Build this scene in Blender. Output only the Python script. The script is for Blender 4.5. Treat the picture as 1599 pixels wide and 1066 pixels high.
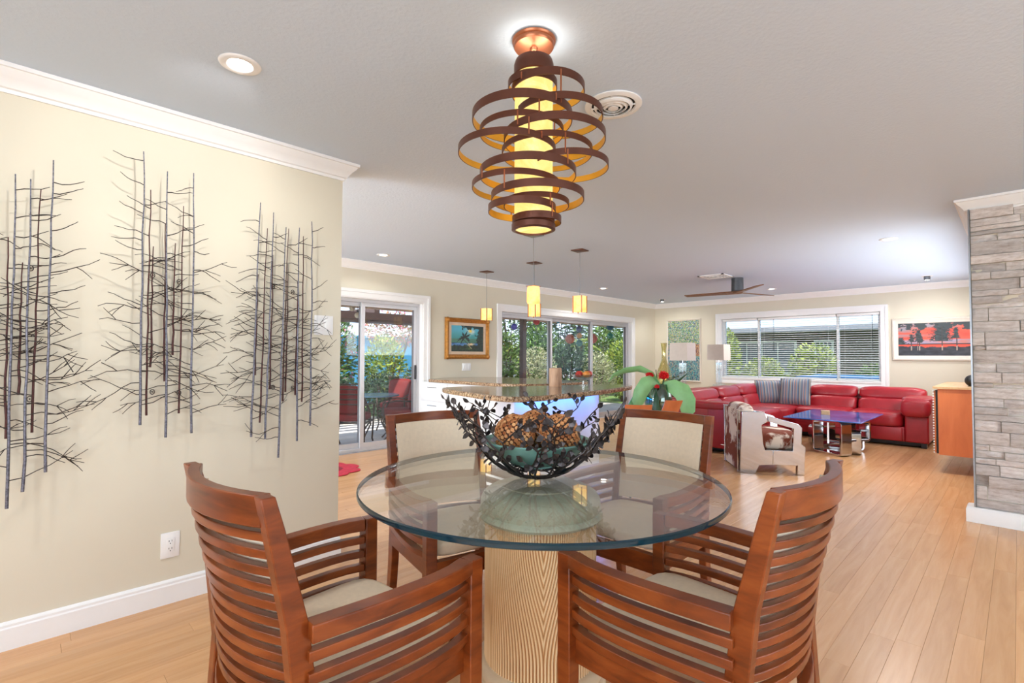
import bpy, bmesh, math, random
from math import sin, cos, pi, radians as rad, sqrt, atan2
from mathutils import Vector, Matrix, noise as mnoise

for o in list(bpy.data.objects): bpy.data.objects.remove(o, do_unlink=True)
sc = bpy.context.scene
COL = sc.collection
RND = random.Random(7)

# ------------------------------------------------------------------ camera
cam_d = bpy.data.cameras.new('camera'); cam = bpy.data.objects.new('camera', cam_d); COL.objects.link(cam)
YAW, PITCH, ROLL, FPX, EYE = rad(45.469), rad(1.6987), rad(0.2137), 778.0, 1.23
_f = Vector((cos(YAW)*cos(PITCH), sin(YAW)*cos(PITCH), sin(PITCH)))
_r = Vector((sin(YAW), -cos(YAW), 0)); _u = _r.cross(_f)
_rt = cos(ROLL)*_r + sin(ROLL)*_u; _up = -sin(ROLL)*_r + cos(ROLL)*_u
cam.matrix_world = Matrix(((_rt.x, _up.x, -_f.x, 0), (_rt.y, _up.y, -_f.y, 0), (_rt.z, _up.z, -_f.z, EYE), (0, 0, 0, 1)))
cam_d.sensor_width = 36.0; cam_d.sensor_fit = 'HORIZONTAL'; cam_d.lens = FPX/1599*36.0
cam_d.clip_start = .05; cam_d.clip_end = 300
sc.camera = cam

# ------------------------------------------------------------------ sky, sun, added fill lights, exposure
world = bpy.data.worlds.new('world'); sc.world = world; world.use_nodes = True
wt = world.node_tree; wt.nodes.clear()
w_out = wt.nodes.new('ShaderNodeOutputWorld'); w_bg = wt.nodes.new('ShaderNodeBackground')
w_sky = wt.nodes.new('ShaderNodeTexSky'); w_sky.sky_type = 'HOSEK_WILKIE'; w_sky.turbidity = 7.0; w_sky.ground_albedo = .5
w_sky.sun_direction = Vector((-.5, -.2, .9)).normalized()
w_bg.inputs[1].default_value = 7.0
wt.links.new(w_sky.outputs[0], w_bg.inputs[0]); wt.links.new(w_bg.outputs[0], w_out.inputs[0])

def light(name, kind, loc, power, color=(1, 1, 1), direction=None, **kw):
    d = bpy.data.lights.new(name, kind); d.energy = power; d.color = color
    for k, v in kw.items(): setattr(d, k, v)
    o = bpy.data.objects.new(name, d); o.location = loc; COL.objects.link(o)
    if direction is not None: o.rotation_euler = Vector(direction).to_track_quat('-Z', 'Y').to_euler()
    return o
light('sun', 'SUN', (0, 0, 20), 7.5, (1, .95, .88), (.5, .2, -.9), angle=rad(1.0))
# added fill lights standing in for daylight, at invented windows out of view
light('added_fill_rear', 'AREA', (-2.45, -.6, 1.35), 84, (.80, .90, 1), (1, .12, .32), shape='RECTANGLE', size=3.4, size_y=1.7)
light('added_fill_side', 'AREA', (1.6, -3.35, 1.35), 70, (.80, .90, 1), (.05, 1, .34), shape='RECTANGLE', size=3.6, size_y=1.7)
light('added_fill_living', 'AREA', (7.8, .30, 1.6), 56, (.93, .96, 1), (0, 1, .0), shape='RECTANGLE', size=4.0, size_y=.7)
light('added_fill_kitchen', 'AREA', (-2.5, 4.5, 1.35), 230, (.84, .92, 1), (1, -.08, .12), shape='RECTANGLE', size=2.0, size_y=1.3)

sc.view_settings.view_transform = 'Standard'; sc.view_settings.look = 'None'
sc.view_settings.exposure = 0.18; sc.view_settings.gamma = 1.0; sc.view_settings.use_curve_mapping = False
try:
    cy = sc.cycles; cy.max_bounces = 10; cy.diffuse_bounces = 4; cy.glossy_bounces = 4; cy.transmission_bounces = 6
    cy.transparent_max_bounces = 24; cy.caustics_reflective = False; cy.caustics_refractive = False; cy.sample_clamp_indirect = 6.0; cy.sample_clamp_direct = 14.0
except Exception: pass

# ------------------------------------------------------------------ materials
def L(c):
    """sRGB 0-255 tuple or hex string to linear rgba"""
    if isinstance(c, str): c = tuple(int(c[i:i+2], 16) for i in (0, 2, 4))
    return tuple((v/255/12.92) if v/255 <= .04045 else ((v/255+.055)/1.055)**2.4 for v in c[:3]) + (1,)
MATS = {}
class NT:
    def __init__(s, name):
        s.m = bpy.data.materials.new(name); s.m.use_nodes = True; s.t = s.m.node_tree; s.t.nodes.clear()
        s.out = s.n('ShaderNodeOutputMaterial')
    def n(s, typ, **kw):
        nd = s.t.nodes.new(typ)
        for k, v in kw.items(): setattr(nd, k, v)
        return nd
    def l(s, a, b): s.t.links.new(a, b)
    def ramp(s, fac, stops):
        r = s.n('ShaderNodeValToRGB'); s.l(fac, r.inputs[0]); e = r.color_ramp.elements
        while len(e) < len(stops): e.new(.5)
        for el, (p, c) in zip(e, stops): el.position = p; el.color = c
        return r.outputs[0]
    def coord(s, kind='Object', scale=(1, 1, 1)):
        tc = s.n('ShaderNodeTexCoord'); mp = s.n('ShaderNodeMapping'); mp.inputs['Scale'].default_value = scale
        s.l(tc.outputs[kind], mp.inputs[0]); return mp.outputs[0]
    def noise(s, vec, scale, detail=3, rough=.55, dist=0):
        nz = s.n('ShaderNodeTexNoise'); nz.inputs['Scale'].default_value = scale; nz.inputs['Detail'].default_value = detail
        nz.inputs['Roughness'].default_value = rough; nz.inputs['Distortion'].default_value = dist
        s.l(vec, nz.inputs['Vector']); return nz.outputs[0]
    def mix(s, fac, a, b, blend='MIX'):
        m = s.n('ShaderNodeMix', data_type='RGBA', blend_type=blend)
        for sk, v in ((m.inputs[0], fac), (m.inputs[6], a), (m.inputs[7], b)):
            if hasattr(v, 'links') or hasattr(v, 'is_output'): s.l(v, sk)
            else: sk.default_value = v
        return m.outputs[2]
    def bump(s, h, strength=.3, dist=.01):
        b = s.n('ShaderNodeBump'); b.inputs['Strength'].default_value = strength; b.inputs['Distance'].default_value = dist
        s.l(h, b.inputs['Height']); return b.outputs[0]
    def principled(s, base, rough=.5, metal=0, normal=None, **kw):
        p = s.n('ShaderNodeBsdfPrincipled')
        for key, v in (('Base Color', base), ('Roughness', rough), ('Metallic', metal)):
            if hasattr(v, 'is_output'): s.l(v, p.inputs[key])
            else: p.inputs[key].default_value = v
        if normal is not None: s.l(normal, p.inputs['Normal'])
        for k, v in kw.items():
            k = k.replace('_', ' ')
            if hasattr(v, 'is_output'): s.l(v, p.inputs[k])
            else: p.inputs[k].default_value = v
        s.l(p.outputs[0], s.out.inputs[0]); return p
    def rnd(s):
        return s.n('ShaderNodeObjectInfo').outputs['Random']
    def island(s):
        return s.n('ShaderNodeNewGeometry').outputs['Random Per Island']
def reg(key, nt): MATS[key] = nt.m; return nt.m

def plain(key, col, rough=.5, metal=0, var=.06, nscale=20, bump=0, bscale=200, **kw):
    t = NT(key); c = L(col); v = t.coord()
    nz = t.noise(v, nscale)
    lo = tuple(x*(1-var) for x in c[:3])+(1,); hi = tuple(min(1, x*(1+var)) for x in c[:3])+(1,)
    base = t.ramp(nz, [(.3, lo), (.7, hi)])
    nm = t.bump(t.noise(v, bscale), bump, .002) if bump else None
    t.principled(base, rough, metal, nm, **kw); return reg(key, t)
def wood(key, c0, c1, c2, rough=.35, scale=(1, 14, 14), random_amt=.12, gscale=2.2, **kw):
    t = NT(key); v = t.coord('Object', scale)
    ad = t.n('ShaderNodeVectorMath', operation='ADD'); t.l(v, ad.inputs[0])
    mu = t.n('ShaderNodeMath', operation='MULTIPLY'); t.l(t.rnd(), mu.inputs[0]); mu.inputs[1].default_value = 37.0
    t.l(mu.outputs[0], ad.inputs[1])
    g = t.noise(ad.outputs[0], gscale, 6, .6, .6)
    base = t.ramp(g, [(.25, L(c0)), (.5, L(c1)), (.78, L(c2))])
    if random_amt:
        hs = t.n('ShaderNodeHueSaturation'); mr = t.n('ShaderNodeMapRange'); t.l(t.rnd(), mr.inputs[0])
        mr.inputs[3].default_value = 1-random_amt; mr.inputs[4].default_value = 1+random_amt
        t.l(mr.outputs[0], hs.inputs['Value']); t.l(base, hs.inputs['Color']); base = hs.outputs[0]
    t.principled(base, rough, 0, t.bump(g, .06, .002), **kw); return reg(key, t)
def emit(key, col, strength):
    t = NT(key); e = t.n('ShaderNodeEmission'); e.inputs[0].default_value = L(col); e.inputs[1].default_value = strength
    t.l(e.outputs[0], t.out.inputs[0]); return reg(key, t)
def thin_glass(key, tint, rough=0.0, ior=1.5, refl=1.0, base_refl=0.0):
    t = NT(key); tr = t.n('ShaderNodeBsdfTransparent'); tr.inputs[0].default_value = tint
    gl = t.n('ShaderNodeBsdfGlossy'); gl.inputs['Roughness'].default_value = rough; gl.inputs[0].default_value = (refl, refl, refl, 1)
    lw = t.n('ShaderNodeLayerWeight'); lw.inputs[0].default_value = .5
    pw = t.n('ShaderNodeMath', operation='POWER'); t.l(lw.outputs['Facing'], pw.inputs[0]); pw.inputs[1].default_value = 5.0
    f0 = ((ior-1)/(ior+1))**2+base_refl
    ad = t.n('ShaderNodeMath', operation='MULTIPLY_ADD'); ad.use_clamp = True; t.l(pw.outputs[0], ad.inputs[0]); ad.inputs[1].default_value = 1-f0; ad.inputs[2].default_value = f0
    mx = t.n('ShaderNodeMixShader'); t.l(ad.outputs[0], mx.inputs[0]); t.l(tr.outputs[0], mx.inputs[1]); t.l(gl.outputs[0], mx.inputs[2])
    t.l(mx.outputs[0], t.out.inputs[0]); return reg(key, t)
def leafmat(key, cols, rough=.5, transl=.25):
    t = NT(key); n = len(cols)
    base = t.ramp(t.island(), [(i/(n-1), L(c)) for i, c in enumerate(cols)])
    p = t.n('ShaderNodeBsdfPrincipled'); t.l(base, p.inputs['Base Color']); p.inputs['Roughness'].default_value = rough
    tl = t.n('ShaderNodeBsdfTranslucent'); t.l(base, tl.inputs[0]); mx = t.n('ShaderNodeMixShader'); mx.inputs[0].default_value = transl
    t.l(p.outputs[0], mx.inputs[1]); t.l(tl.outputs[0], mx.inputs[2]); t.l(mx.outputs[0], t.out.inputs[0]); return reg(key, t)
def painted(key, rough=.45):
    t = NT(key); a = t.n('ShaderNodeVertexColor'); a.layer_name = 'paint'
    t.principled(a.outputs[0], rough, 0, t.bump(t.noise(t.coord(), 90), .12, .002)); return reg(key, t)

plain('wall', (219, 212, 193), .7, var=.015, nscale=3, bump=.05, bscale=160)
plain('white_trim', (240, 240, 240), .4, var=.01)
def _ceil():
    t = NT('ceiling'); v = t.coord(); n1 = t.noise(v, 55, 4, .6)
    t.principled(L((208, 223, 241)), .75, 0, t.bump(n1, .35, .006)); reg('ceiling', t)
_ceil()
wood('floor_wood', (200, 148, 100), (212, 162, 114), (220, 174, 128), rough=.26, scale=(1.3, 16, 16), random_amt=.07, gscale=1.4)
wood('cherry', (74, 30, 9), (122, 55, 18), (152, 79, 33), rough=.28, scale=(2, 2, 9), random_amt=.08, gscale=2.5)
wood('orange_wood', (196, 104, 58), (208, 116, 66), (216, 126, 76), rough=.4, scale=(3, 3, .6), random_amt=0, gscale=3)
wood('pale_wood', (190, 150, 105), (206, 168, 122), (216, 180, 138), rough=.4, random_amt=.05)
wood('walnut', (92, 60, 40), (120, 82, 56), (140, 100, 70), rough=.45, random_amt=.08)
plain('cream_fabric', (236, 217, 190), .85, var=.04, nscale=60, bump=.25, bscale=600)
plain('black_iron', (74, 68, 68), .34, .8, var=.3, nscale=40)
plain('bronze', (98, 58, 44), .38, .55, var=.12, nscale=12)
plain('bronze_copper', (176, 108, 76), .32, .8, var=.08, nscale=12)
plain('gold_inside', (236, 176, 60), .45, .25, var=.05)
plain('chrome', (205, 206, 210), .1, 1.0, var=.03)
plain('brushed_steel', (150, 152, 156), .3, 1.0, var=.08)
plain('dark_metal', (62, 62, 66), .45, .8)
plain('switch_white', (245, 245, 245), .35, var=.01)
plain('dark_slot', (30, 30, 30), .6)
plain('red_leather', (164, 32, 42), .36, var=.1, nscale=9, bump=.25, bscale=40, Coat_Weight=.06)
plain('black_plastic', (22, 20, 20), .5)
plain('teal_ceramic', (112, 160, 152), .18, var=.25, nscale=9)
t = NT('pine_slice'); t.principled(t.ramp(t.island(), [(0, L((150, 80, 38))), (.35, L((196, 124, 70))), (1, L((228, 172, 116)))]), .6); reg('pine_slice', t)
plain('bark_core', (70, 34, 16), .8)
plain('shade_fabric', (214, 204, 194), .85, var=.03, bump=.2, bscale=400)
plain('white_lacquer', (240, 240, 242), .3, var=.01)
plain('frame_white', (226, 218, 206), .5, var=.04)
plain('frame_gold', (186, 128, 60), .35, .6, var=.25, nscale=30)
plain('linen_liner', (220, 196, 172), .8)
plain('alum_frame', (200, 200, 204), .4, .4, var=.02)
plain('alum_dark', (120, 116, 122), .4, .3, var=.03)
plain('grey_metal', (120, 122, 126), .4, .8)
painted('painting')
thin_glass('pane', (.97, .98, .98, 1), ior=1.35)
thin_glass('coated_pane', (.95, .97, .97, 1), ior=1.06)
thin_glass('table_glass', (.965, .985, .977, 1), ior=1.5, base_refl=.01)
thin_glass('crystal', (.92, .97, 1, 1), ior=1.5, base_refl=.14)
thin_glass('amber_glass', (.90, .88, .70, 1), ior=1.5, base_refl=.05)
t = NT('painted_sky_glass'); nz = t.noise(t.coord(), 2.2, 5, .6, .8); t.principled(t.ramp(nz, [(.3, L((44, 74, 140))), (.55, L((80, 118, 196))), (.75, L((156, 194, 234)))]), .08, 0); reg('painted_sky_glass', t)  # blue reflection of window and sky painted into the coffee table glass
thin_glass('green_glass', (.25, .55, .40, 1), ior=1.5, base_refl=.08)

# ------------------------------------------------------------------ geometry helpers
class MB:
    """collects geometry and links it as one mesh object"""
    def __init__(s): s.v = []; s.f = []; s.mi = []; s.cur = 0
    def add(s, vs, fs, M=None):
        b = len(s.v)
        s.v += [tuple((M @ Vector(p))) if M is not None else tuple(p) for p in vs]
        s.f += [tuple(b+i for i in f) for f in fs]; s.mi += [s.cur]*len(fs); return s
    def box(s, c, d, M=None):
        x, y, z = c; a, b, h = d[0]/2, d[1]/2, d[2]/2
        vs = [(x+i*a, y+j*b, z+k*h) for k in (-1, 1) for j in (-1, 1) for i in (-1, 1)]
        return s.add(vs, [(0, 2, 3, 1), (4, 5, 7, 6), (0, 1, 5, 4), (2, 6, 7, 3), (0, 4, 6, 2), (1, 3, 7, 5)], M)
    def span(s, x0, x1, y0, y1, z0, z1, M=None):
        return s.box(((x0+x1)/2, (y0+y1)/2, (z0+z1)/2), (abs(x1-x0), abs(y1-y0), abs(z1-z0)), M)
    def rbox(s, c, d, b=.005, seg=2, M=None):
        bm = bmesh.new(); bmesh.ops.create_cube(bm, size=1)
        for v in bm.verts: v.co = Vector((v.co.x*d[0]+c[0], v.co.y*d[1]+c[1], v.co.z*d[2]+c[2]))
        bmesh.ops.bevel(bm, geom=bm.edges[:], offset=min(b, min(d)*.49), segments=seg, profile=.5, affect='EDGES')
        return s.bm(bm, M)
    def bm(s, bm, M=None):
        bm.verts.index_update()
        s.add([v.co.copy() for v in bm.verts], [[v.index for v in f.verts] for f in bm.faces], M); bm.free(); return s
    def superbox(s, c, d, n=5, cuts=5, M=None, fn=None):
        bm = bmesh.new(); bmesh.ops.create_cube(bm, size=2)
        bmesh.ops.subdivide_edges(bm, edges=bm.edges[:], cuts=cuts, use_grid_fill=True)
        for v in bm.verts:
            q = v.co; k = (abs(q.x)**n+abs(q.y)**n+abs(q.z)**n)**(1/n)
            p = q/k
            p = Vector((p.x*d[0]/2, p.y*d[1]/2, p.z*d[2]/2))
            if fn: p = fn(p)
            v.co = p+Vector(c)
        return s.bm(bm, M)
    def tube(s, pts, r, n=8, cap=True, M=None, closed=False):
        P = [Vector(p) for p in pts]; m = len(P); R = r if isinstance(r, (list, tuple)) else [r]*m
        vs = []; up = None
        for i in range(m):
            if closed: t = P[(i+1) % m]-P[i-1]
            else: t = P[min(i+1, m-1)]-P[max(i-1, 0)]
            if t.length < 1e-9: t = Vector((0, 0, 1))
            t.normalize()
            if up is None:
                up = Vector((0, 0, 1)) if abs(t.z) < .9 else Vector((1, 0, 0))
            a = t.cross(up)
            if a.length < 1e-6: a = t.cross(Vector((1, .3, 0)))
            a.normalize(); b = a.cross(t); up = b
            for k in range(n):
                th = 2*pi*k/n; vs.append(P[i]+a*(R[i]*cos(th))+b*(R[i]*sin(th)))
        fs = []
        for i in range(m if closed else m-1):
            j = (i+1) % m
            for k in range(n): fs.append((i*n+k, i*n+(k+1) % n, j*n+(k+1) % n, j*n+k))
        if cap and not closed: fs += [tuple(range(n))[::-1], tuple((m-1)*n+k for k in range(n))]
        return s.add(vs, fs, M)
    def lathe(s, prof, n=32, c=(0, 0, 0), M=None, cap=True):
        vs = [(c[0]+r*cos(2*pi*k/n), c[1]+r*sin(2*pi*k/n), c[2]+z) for r, z in prof for k in range(n)]
        fs = [(i*n+k, i*n+(k+1) % n, (i+1)*n+(k+1) % n, (i+1)*n+k) for i in range(len(prof)-1) for k in range(n)]
        if cap: fs += [tuple(range(n))[::-1], tuple((len(prof)-1)*n+k for k in range(n))]
        return s.add(vs, fs, M)
    def prism(s, poly, z0, z1, M=None):
        n = len(poly); vs = [(x, y, z0) for x, y in poly]+[(x, y, z1) for x, y in poly]
        fs = [tuple(range(n))[::-1], tuple(range(n, 2*n))]+[(i, (i+1) % n, n+(i+1) % n, n+i) for i in range(n)]
        return s.add(vs, fs, M)
    def sphere(s, c, r, nu=16, nv=10, M=None):
        rr = r if isinstance(r, (tuple, list)) else (r, r, r)
        vs = [(c[0]+rr[0]*sin(pi*j/nv)*cos(2*pi*i/nu), c[1]+rr[1]*sin(pi*j/nv)*sin(2*pi*i/nu), c[2]+rr[2]*cos(pi*j/nv)) for j in range(1, nv) for i in range(nu)]
        b = len(vs); vs += [(c[0], c[1], c[2]+rr[2]), (c[0], c[1], c[2]-rr[2])]
        fs = [((j)*nu+i, (j+1)*nu+i, (j+1)*nu+(i+1) % nu, j*nu+(i+1) % nu) for j in range(nv-2) for i in range(nu)]
        fs += [(b, i, (i+1) % nu) for i in range(nu)]+[(b+1, (nv-2)*nu+(i+1) % nu, (nv-2)*nu+i) for i in range(nu)]
        return s.add(vs, fs, M)
    def sweep(s, path, prof, closed=False, side=1):
        """profile (offset sideways, z) swept along a 2D path with mitred corners"""
        P = [Vector((p[0], p[1])) for p in path]; n = len(P); k = len(prof); vs = []
        for i in range(n):
            d1 = (P[i]-P[i-1]).normalized() if (i > 0 or closed) else None
            d2 = (P[(i+1) % n]-P[i]).normalized() if (i < n-1 or closed) else None
            if d1 is None: d1 = d2
            if d2 is None: d2 = d1
            n1 = Vector((-d1.y, d1.x))*side; n2 = Vector((-d2.y, d2.x))*side
            m = (n1+n2)/(1+max(-.9, n1.dot(n2)))
            for o, z in prof: vs.append((P[i].x+m.x*o, P[i].y+m.y*o, z))
        fs = [(i*k+j, i*k+(j+1) % k, ((i+1) % n)*k+(j+1) % k, ((i+1) % n)*k+j) for i in range(n if closed else n-1) for j in range(k)]
        if not closed: fs += [tuple(range(k)), tuple((n-1)*k+j for j in range(k))[::-1]]
        return s.add(vs, fs)
    def mesh(s, name, mats, smooth=None):
        me = bpy.data.meshes.new(name); me.from_pydata(s.v, [], s.f)
        ml = mats if isinstance(mats, (list, tuple)) else [mats]
        for m in ml: me.materials.append(MATS[m] if isinstance(m, str) else m)
        if len(ml) > 1: me.polygons.foreach_set('material_index', s.mi)
        me.validate(); bm = bmesh.new(); bm.from_mesh(me); bmesh.ops.recalc_face_normals(bm, faces=bm.faces); bm.to_mesh(me); bm.free()
        if smooth is not None:
            me.shade_smooth(); me.set_sharp_from_angle(angle=rad(smooth))
        return me
    def build(s, name, mats, parent=None, smooth=35, loc=None):
        o = bpy.data.objects.new(name, s.mesh(name, mats, smooth)); COL.objects.link(o)
        if parent is not None: o.parent = parent
        if loc is not None: o.location = loc
        return o
def inst(me, name, parent=None, M=None):
    o = bpy.data.objects.new(name, me); COL.objects.link(o)
    if parent is not None: o.parent = parent
    if M is not None: o.matrix_local = M
    return o
def tag(o, label=None, cat=None, group=None, kind=None):
    if label: o['label'] = label
    if cat: o['category'] = cat
    if group: o['group'] = group
    if kind: o['kind'] = kind
    return o
def thing(name, label, cat, loc=(0, 0, 0), rz=0.0, group=None):
    o = bpy.data.objects.new(name, None); o.empty_display_size = .1; COL.objects.link(o)
    o.location = loc; o.rotation_euler = (0, 0, rz); return tag(o, label, cat, group)
def struct(name, mb, mats, parent=None, smooth=30):
    o = mb.build(name, mats, parent, smooth)
    if parent is None: o['kind'] = 'structure'
    return o
def copy_tree(o, parent=None):
    c = o.copy(); COL.objects.link(c); c.parent = parent
    for ch in list(o.children): copy_tree(ch, c)
    return c
def T(x, y, z): return Matrix.Translation((x, y, z))
def RZ(a): return Matrix.Rotation(a, 4, 'Z')
def RX(a): return Matrix.Rotation(a, 4, 'X')
def RY(a): return Matrix.Rotation(a, 4, 'Y')
def canvas(name, w, h, fn, parent, M, nx=90, ny=64, mat='painting'):
    """flat painted canvas: a grid in x/z whose colours are the picture's own paint; fn(u, v) -> srgb, v up"""
    vs = []; cols = []
    for j in range(ny+1):
        for i in range(nx+1):
            u, v = i/nx, j/ny; vs.append(((u-.5)*w, 0, (v-.5)*h)); cols.append(L(fn(u, v)))
    fs = [(j*(nx+1)+i, j*(nx+1)+i+1, (j+1)*(nx+1)+i+1, (j+1)*(nx+1)+i) for j in range(ny) for i in range(nx)]
    me = bpy.data.meshes.new(name); me.from_pydata(vs, [], fs); me.materials.append(MATS[mat])
    a = me.color_attributes.new('paint', 'FLOAT_COLOR', 'POINT')
    a.data.foreach_set('color', [x for c in cols for x in c]); me.update()
    return inst(me, name, parent, M)
def fbm(x, y, z=0.0, o=4):
    return mnoise.fractal(Vector((x, y, z)), 1.0, 2.0, o)

# ------------------------------------------------------------------ room shell
CEIL = 2.44; YL = 2.986; YP = 5.90; XB = 10.45; YR = .25; XS = 5.16; X0 = -2.6; Y0 = -3.5; WT = .20
LX1 = 1.425
fb = MB().span(X0, XB, Y0, YP+.01, -.12, -.014)
floor = struct('floor', fb, 'pale_wood')
# planks: each its own piece, the farther ones joined
PW = .092; plank_all = []
r2 = random.Random(3)
row = 0; y = -1.9
while y < YP-.02:
    x = X0 + r2.uniform(-1.6, 0)
    y1 = min(y+PW, YP)
    while x < XB:
        ln = r2.choice((.9, 1.2, 1.5, 1.83)); a, b = max(x, X0), min(x+ln, XB)
        x += ln
        if b-a < .05: continue
        plank_all.append((a, b, y, y1))
    y += PW
def plank_score(p):
    best = 0
    for q in range(9):
        cx = p[0]+(p[1]-p[0])*q/8; cy = (p[2]+p[3])/2
        d = Vector((cx, cy, -EYE)); dep = d.dot(_f)
        if dep < .5: continue
        px = FPX*d.dot(_rt)/dep; py = FPX*d.dot(_up)/dep
        if abs(px) > 840 or abs(py) > 560: continue
        if cx < LX1 and cy > YL: continue
        if cx > XS and cy < YR: continue
        if Vector((cx-1.45, cy-1.31)).length < .6: dep += 2
        best = max(best, 1/dep**2*min(1, (p[1]-p[0])))
    return best
plank_all.sort(key=plank_score, reverse=True)
rest = MB(); pmesh = {}
for i, (a, b, c, d) in enumerate(plank_all):
    if i < 295 and plank_score((a, b, c, d)) > 0:
        key = (round(b-a, 3), round(d-c, 3))
        if key not in pmesh:
            hx, hy = key[0]/2-.0003, key[1]/2-.0003
            m = MB(); e = .0006
            m.add([(-hx, -hy, -.013), (hx, -hy, -.013), (hx, hy, -.013), (-hx, hy, -.013), (-hx, -hy, -e), (hx, -hy, -e), (hx, hy, -e), (-hx, hy, -e),
                   (-hx+e, -hy+e, 0), (hx-e, -hy+e, 0), (hx-e, hy-e, 0), (-hx+e, hy-e, 0)],
                  [(0, 1, 5, 4), (1, 2, 6, 5), (2, 3, 7, 6), (3, 0, 4, 7), (4, 5, 9, 8), (5, 6, 10, 9), (6, 7, 11, 10), (7, 4, 8, 11), (8, 9, 10, 11)])
            pmesh[key] = m.mesh('plank', 'floor_wood')
        inst(pmesh[key], 'plank', floor, T((a+b)/2, (c+d)/2, 0))
    else:
        rest.span(a+.0004, b-.0004, c+.0004, d-.0004, -.013, 0)
o = rest.build('far_planks', 'floor_wood', floor, None); o['kind'] = 'stuff'

struct('ceiling', MB().span(X0-.2, XB+.2, Y0-.2, YP+.22, CEIL, CEIL+.2), 'ceiling')
struct('wall_left', MB().span(X0, LX1, YL, YL+.13, 0, CEIL), 'wall')
# wall to the garden with two sliding-door openings
D1 = (1.55, 4.04, 0, 1.975); D2 = (5.56, 9.45, 0, 1.975)
g = MB()
g.span(X0, D1[0], YP, YP+WT, 0, CEIL); g.span(D1[0], D1[1], YP, YP+WT, D1[3], CEIL); g.span(D1[1], D2[0], YP, YP+WT, 0, CEIL)
g.span(D2[0], D2[1], YP, YP+WT, D2[3], CEIL); g.span(D2[1], XB+WT, YP, YP+WT, 0, CEIL)
struct('wall_garden', g, 'wall')
# back wall with the blind-covered window
W1 = (1.64, 4.37, .80, 2.03)
b = MB()
b.span(XB, XB+WT, YR-.3, W1[0], 0, CEIL); b.span(XB, XB+WT, W1[1], YP, 0, CEIL); b.span(XB, XB+WT, W1[0], W1[1], 0, W1[2]); b.span(XB, XB+WT, W1[0], W1[1], W1[3], CEIL)
struct('wall_back', b, 'wall')
# wall behind the stone end, and the outer walls behind the camera with windows added for the fill lights
wr = struct('wall_right', MB().span(XS, 5.75, YR-.30, YR, 0, CEIL).span(9.85, XB, YR-.30, YR, 0, CEIL).span(5.75, 9.85, YR-.30, YR, 0, 1.25).span(5.75, 9.85, YR-.30, YR, 2.18, CEIL).span(XS, XS+.16, Y0, YR-.30, 0, CEIL), 'wall')
b = MB(); b.span(X0-WT, X0, Y0, -2.35, 0, CEIL); b.span(X0-WT, X0, 1.15, 3.45, 0, CEIL); b.span(X0-WT, X0, 5.55, YP, 0, CEIL); b.span(X0-WT, X0, 3.45, 5.55, 0, .68); b.span(X0-WT, X0, 3.45, 5.55, 2.04, CEIL); b.span(X0-WT, X0, -2.35, 1.15, 0, .48); b.span(X0-WT, X0, -2.35, 1.15, 2.22, CEIL)
struct('wall_rear', b, 'wall')
b = MB(); b.span(X0, -.25, Y0-WT, Y0, 0, CEIL); b.span(3.45, XS+.16, Y0-WT, Y0, 0, CEIL); b.span(-.25, 3.45, Y0-WT, Y0, 0, .48); b.span(-.25, 3.45, Y0-WT, Y0, 2.22, CEIL)
struct('wall_side', b, 'wall')
for nm, (c, d) in (('added_window_2', ((X0-.1, -.6, 1.35), (.05, 3.5, 1.74))), ('added_window_5', ((X0-.1, 4.5, 1.36), (.05, 2.1, 1.36))), ('added_window_3', ((1.6, Y0-.1, 1.35), (3.7, .05, 1.74))), ('added_window_4', ((7.8, YR-.12, 1.715), (4.1, .05, .93)))):  # invented windows in unseen walls, added to go with the fill lights
    fr = MB(); ax = 1 if d[1] > d[0] else 0
    h = d[2]/2; w = d[ax]/2
    def rail(u0, u1, z0, z1):
        if ax: fr.span(c[0]-.04, c[0]+.04, c[1]+u0, c[1]+u1, c[2]+z0, c[2]+z1)
        else: fr.span(c[0]+u0, c[0]+u1, c[1]-.04, c[1]+.04, c[2]+z0, c[2]+z1)
    rail(-w, w, -h, -h+.06); rail(-w, w, h-.06, h)
    for u in (-w, -.03, w-.06): rail(u, u+.06, -h+.06, h-.06)
    o = struct(nm, fr, 'white_trim')
    MB().box(c, (d[0]-.02 if not ax else .008, d[1]-.02 if ax else .008, d[2]-.04)).build('pane', 'pane', o)

# mouldings
CROWN = [(0, CEIL-.105), (.008, CEIL-.105), (.012, CEIL-.09), (.022, CEIL-.086), (.03, CEIL-.07), (.045, CEIL-.05), (.062, CEIL-.034), (.07, CEIL-.02), (.078, CEIL-.018), (.08, CEIL-.001), (0, CEIL-.001)]
BASE = [(0, 0), (.016, 0), (.016, .088), (.012, .094), (.012, .104), (.006, .112), (0, .115)]
struct('trim_1', MB().sweep([(X0, YL), (LX1, YL), (LX1, YL+.13), (X0, YL+.13)], CROWN, side=-1), 'white_trim')
struct('trim_2', MB().sweep([(X0, YP), (XB, YP), (XB, YR), (XS, YR), (XS, Y0)], CROWN, side=-1), 'white_trim')
struct('baseboard_left', MB().sweep([(X0, YL), (LX1, YL), (LX1, YL+.13), (X0, YL+.13)], BASE, side=-1), 'white_trim')
struct('baseboard_garden', MB().sweep([(D1[1]+.1, YP), (D2[0]-.1, YP)], BASE, side=-1), 'white_trim')
struct('baseboard_back', MB().sweep([(D2[1]+.1, YP), (XB, YP), (XB, YR), (XS+.05, YR)], BASE, side=-1), 'white_trim')
SB = [(0, 0), (.05, 0), (.05, .095), (.046, .105), (.04, .112), (0, .115)]
struct('baseboard_right', MB().sweep([(XS+.10, YR), (XS, YR), (XS, -1.4)], SB, side=-1), 'white_trim')
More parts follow.
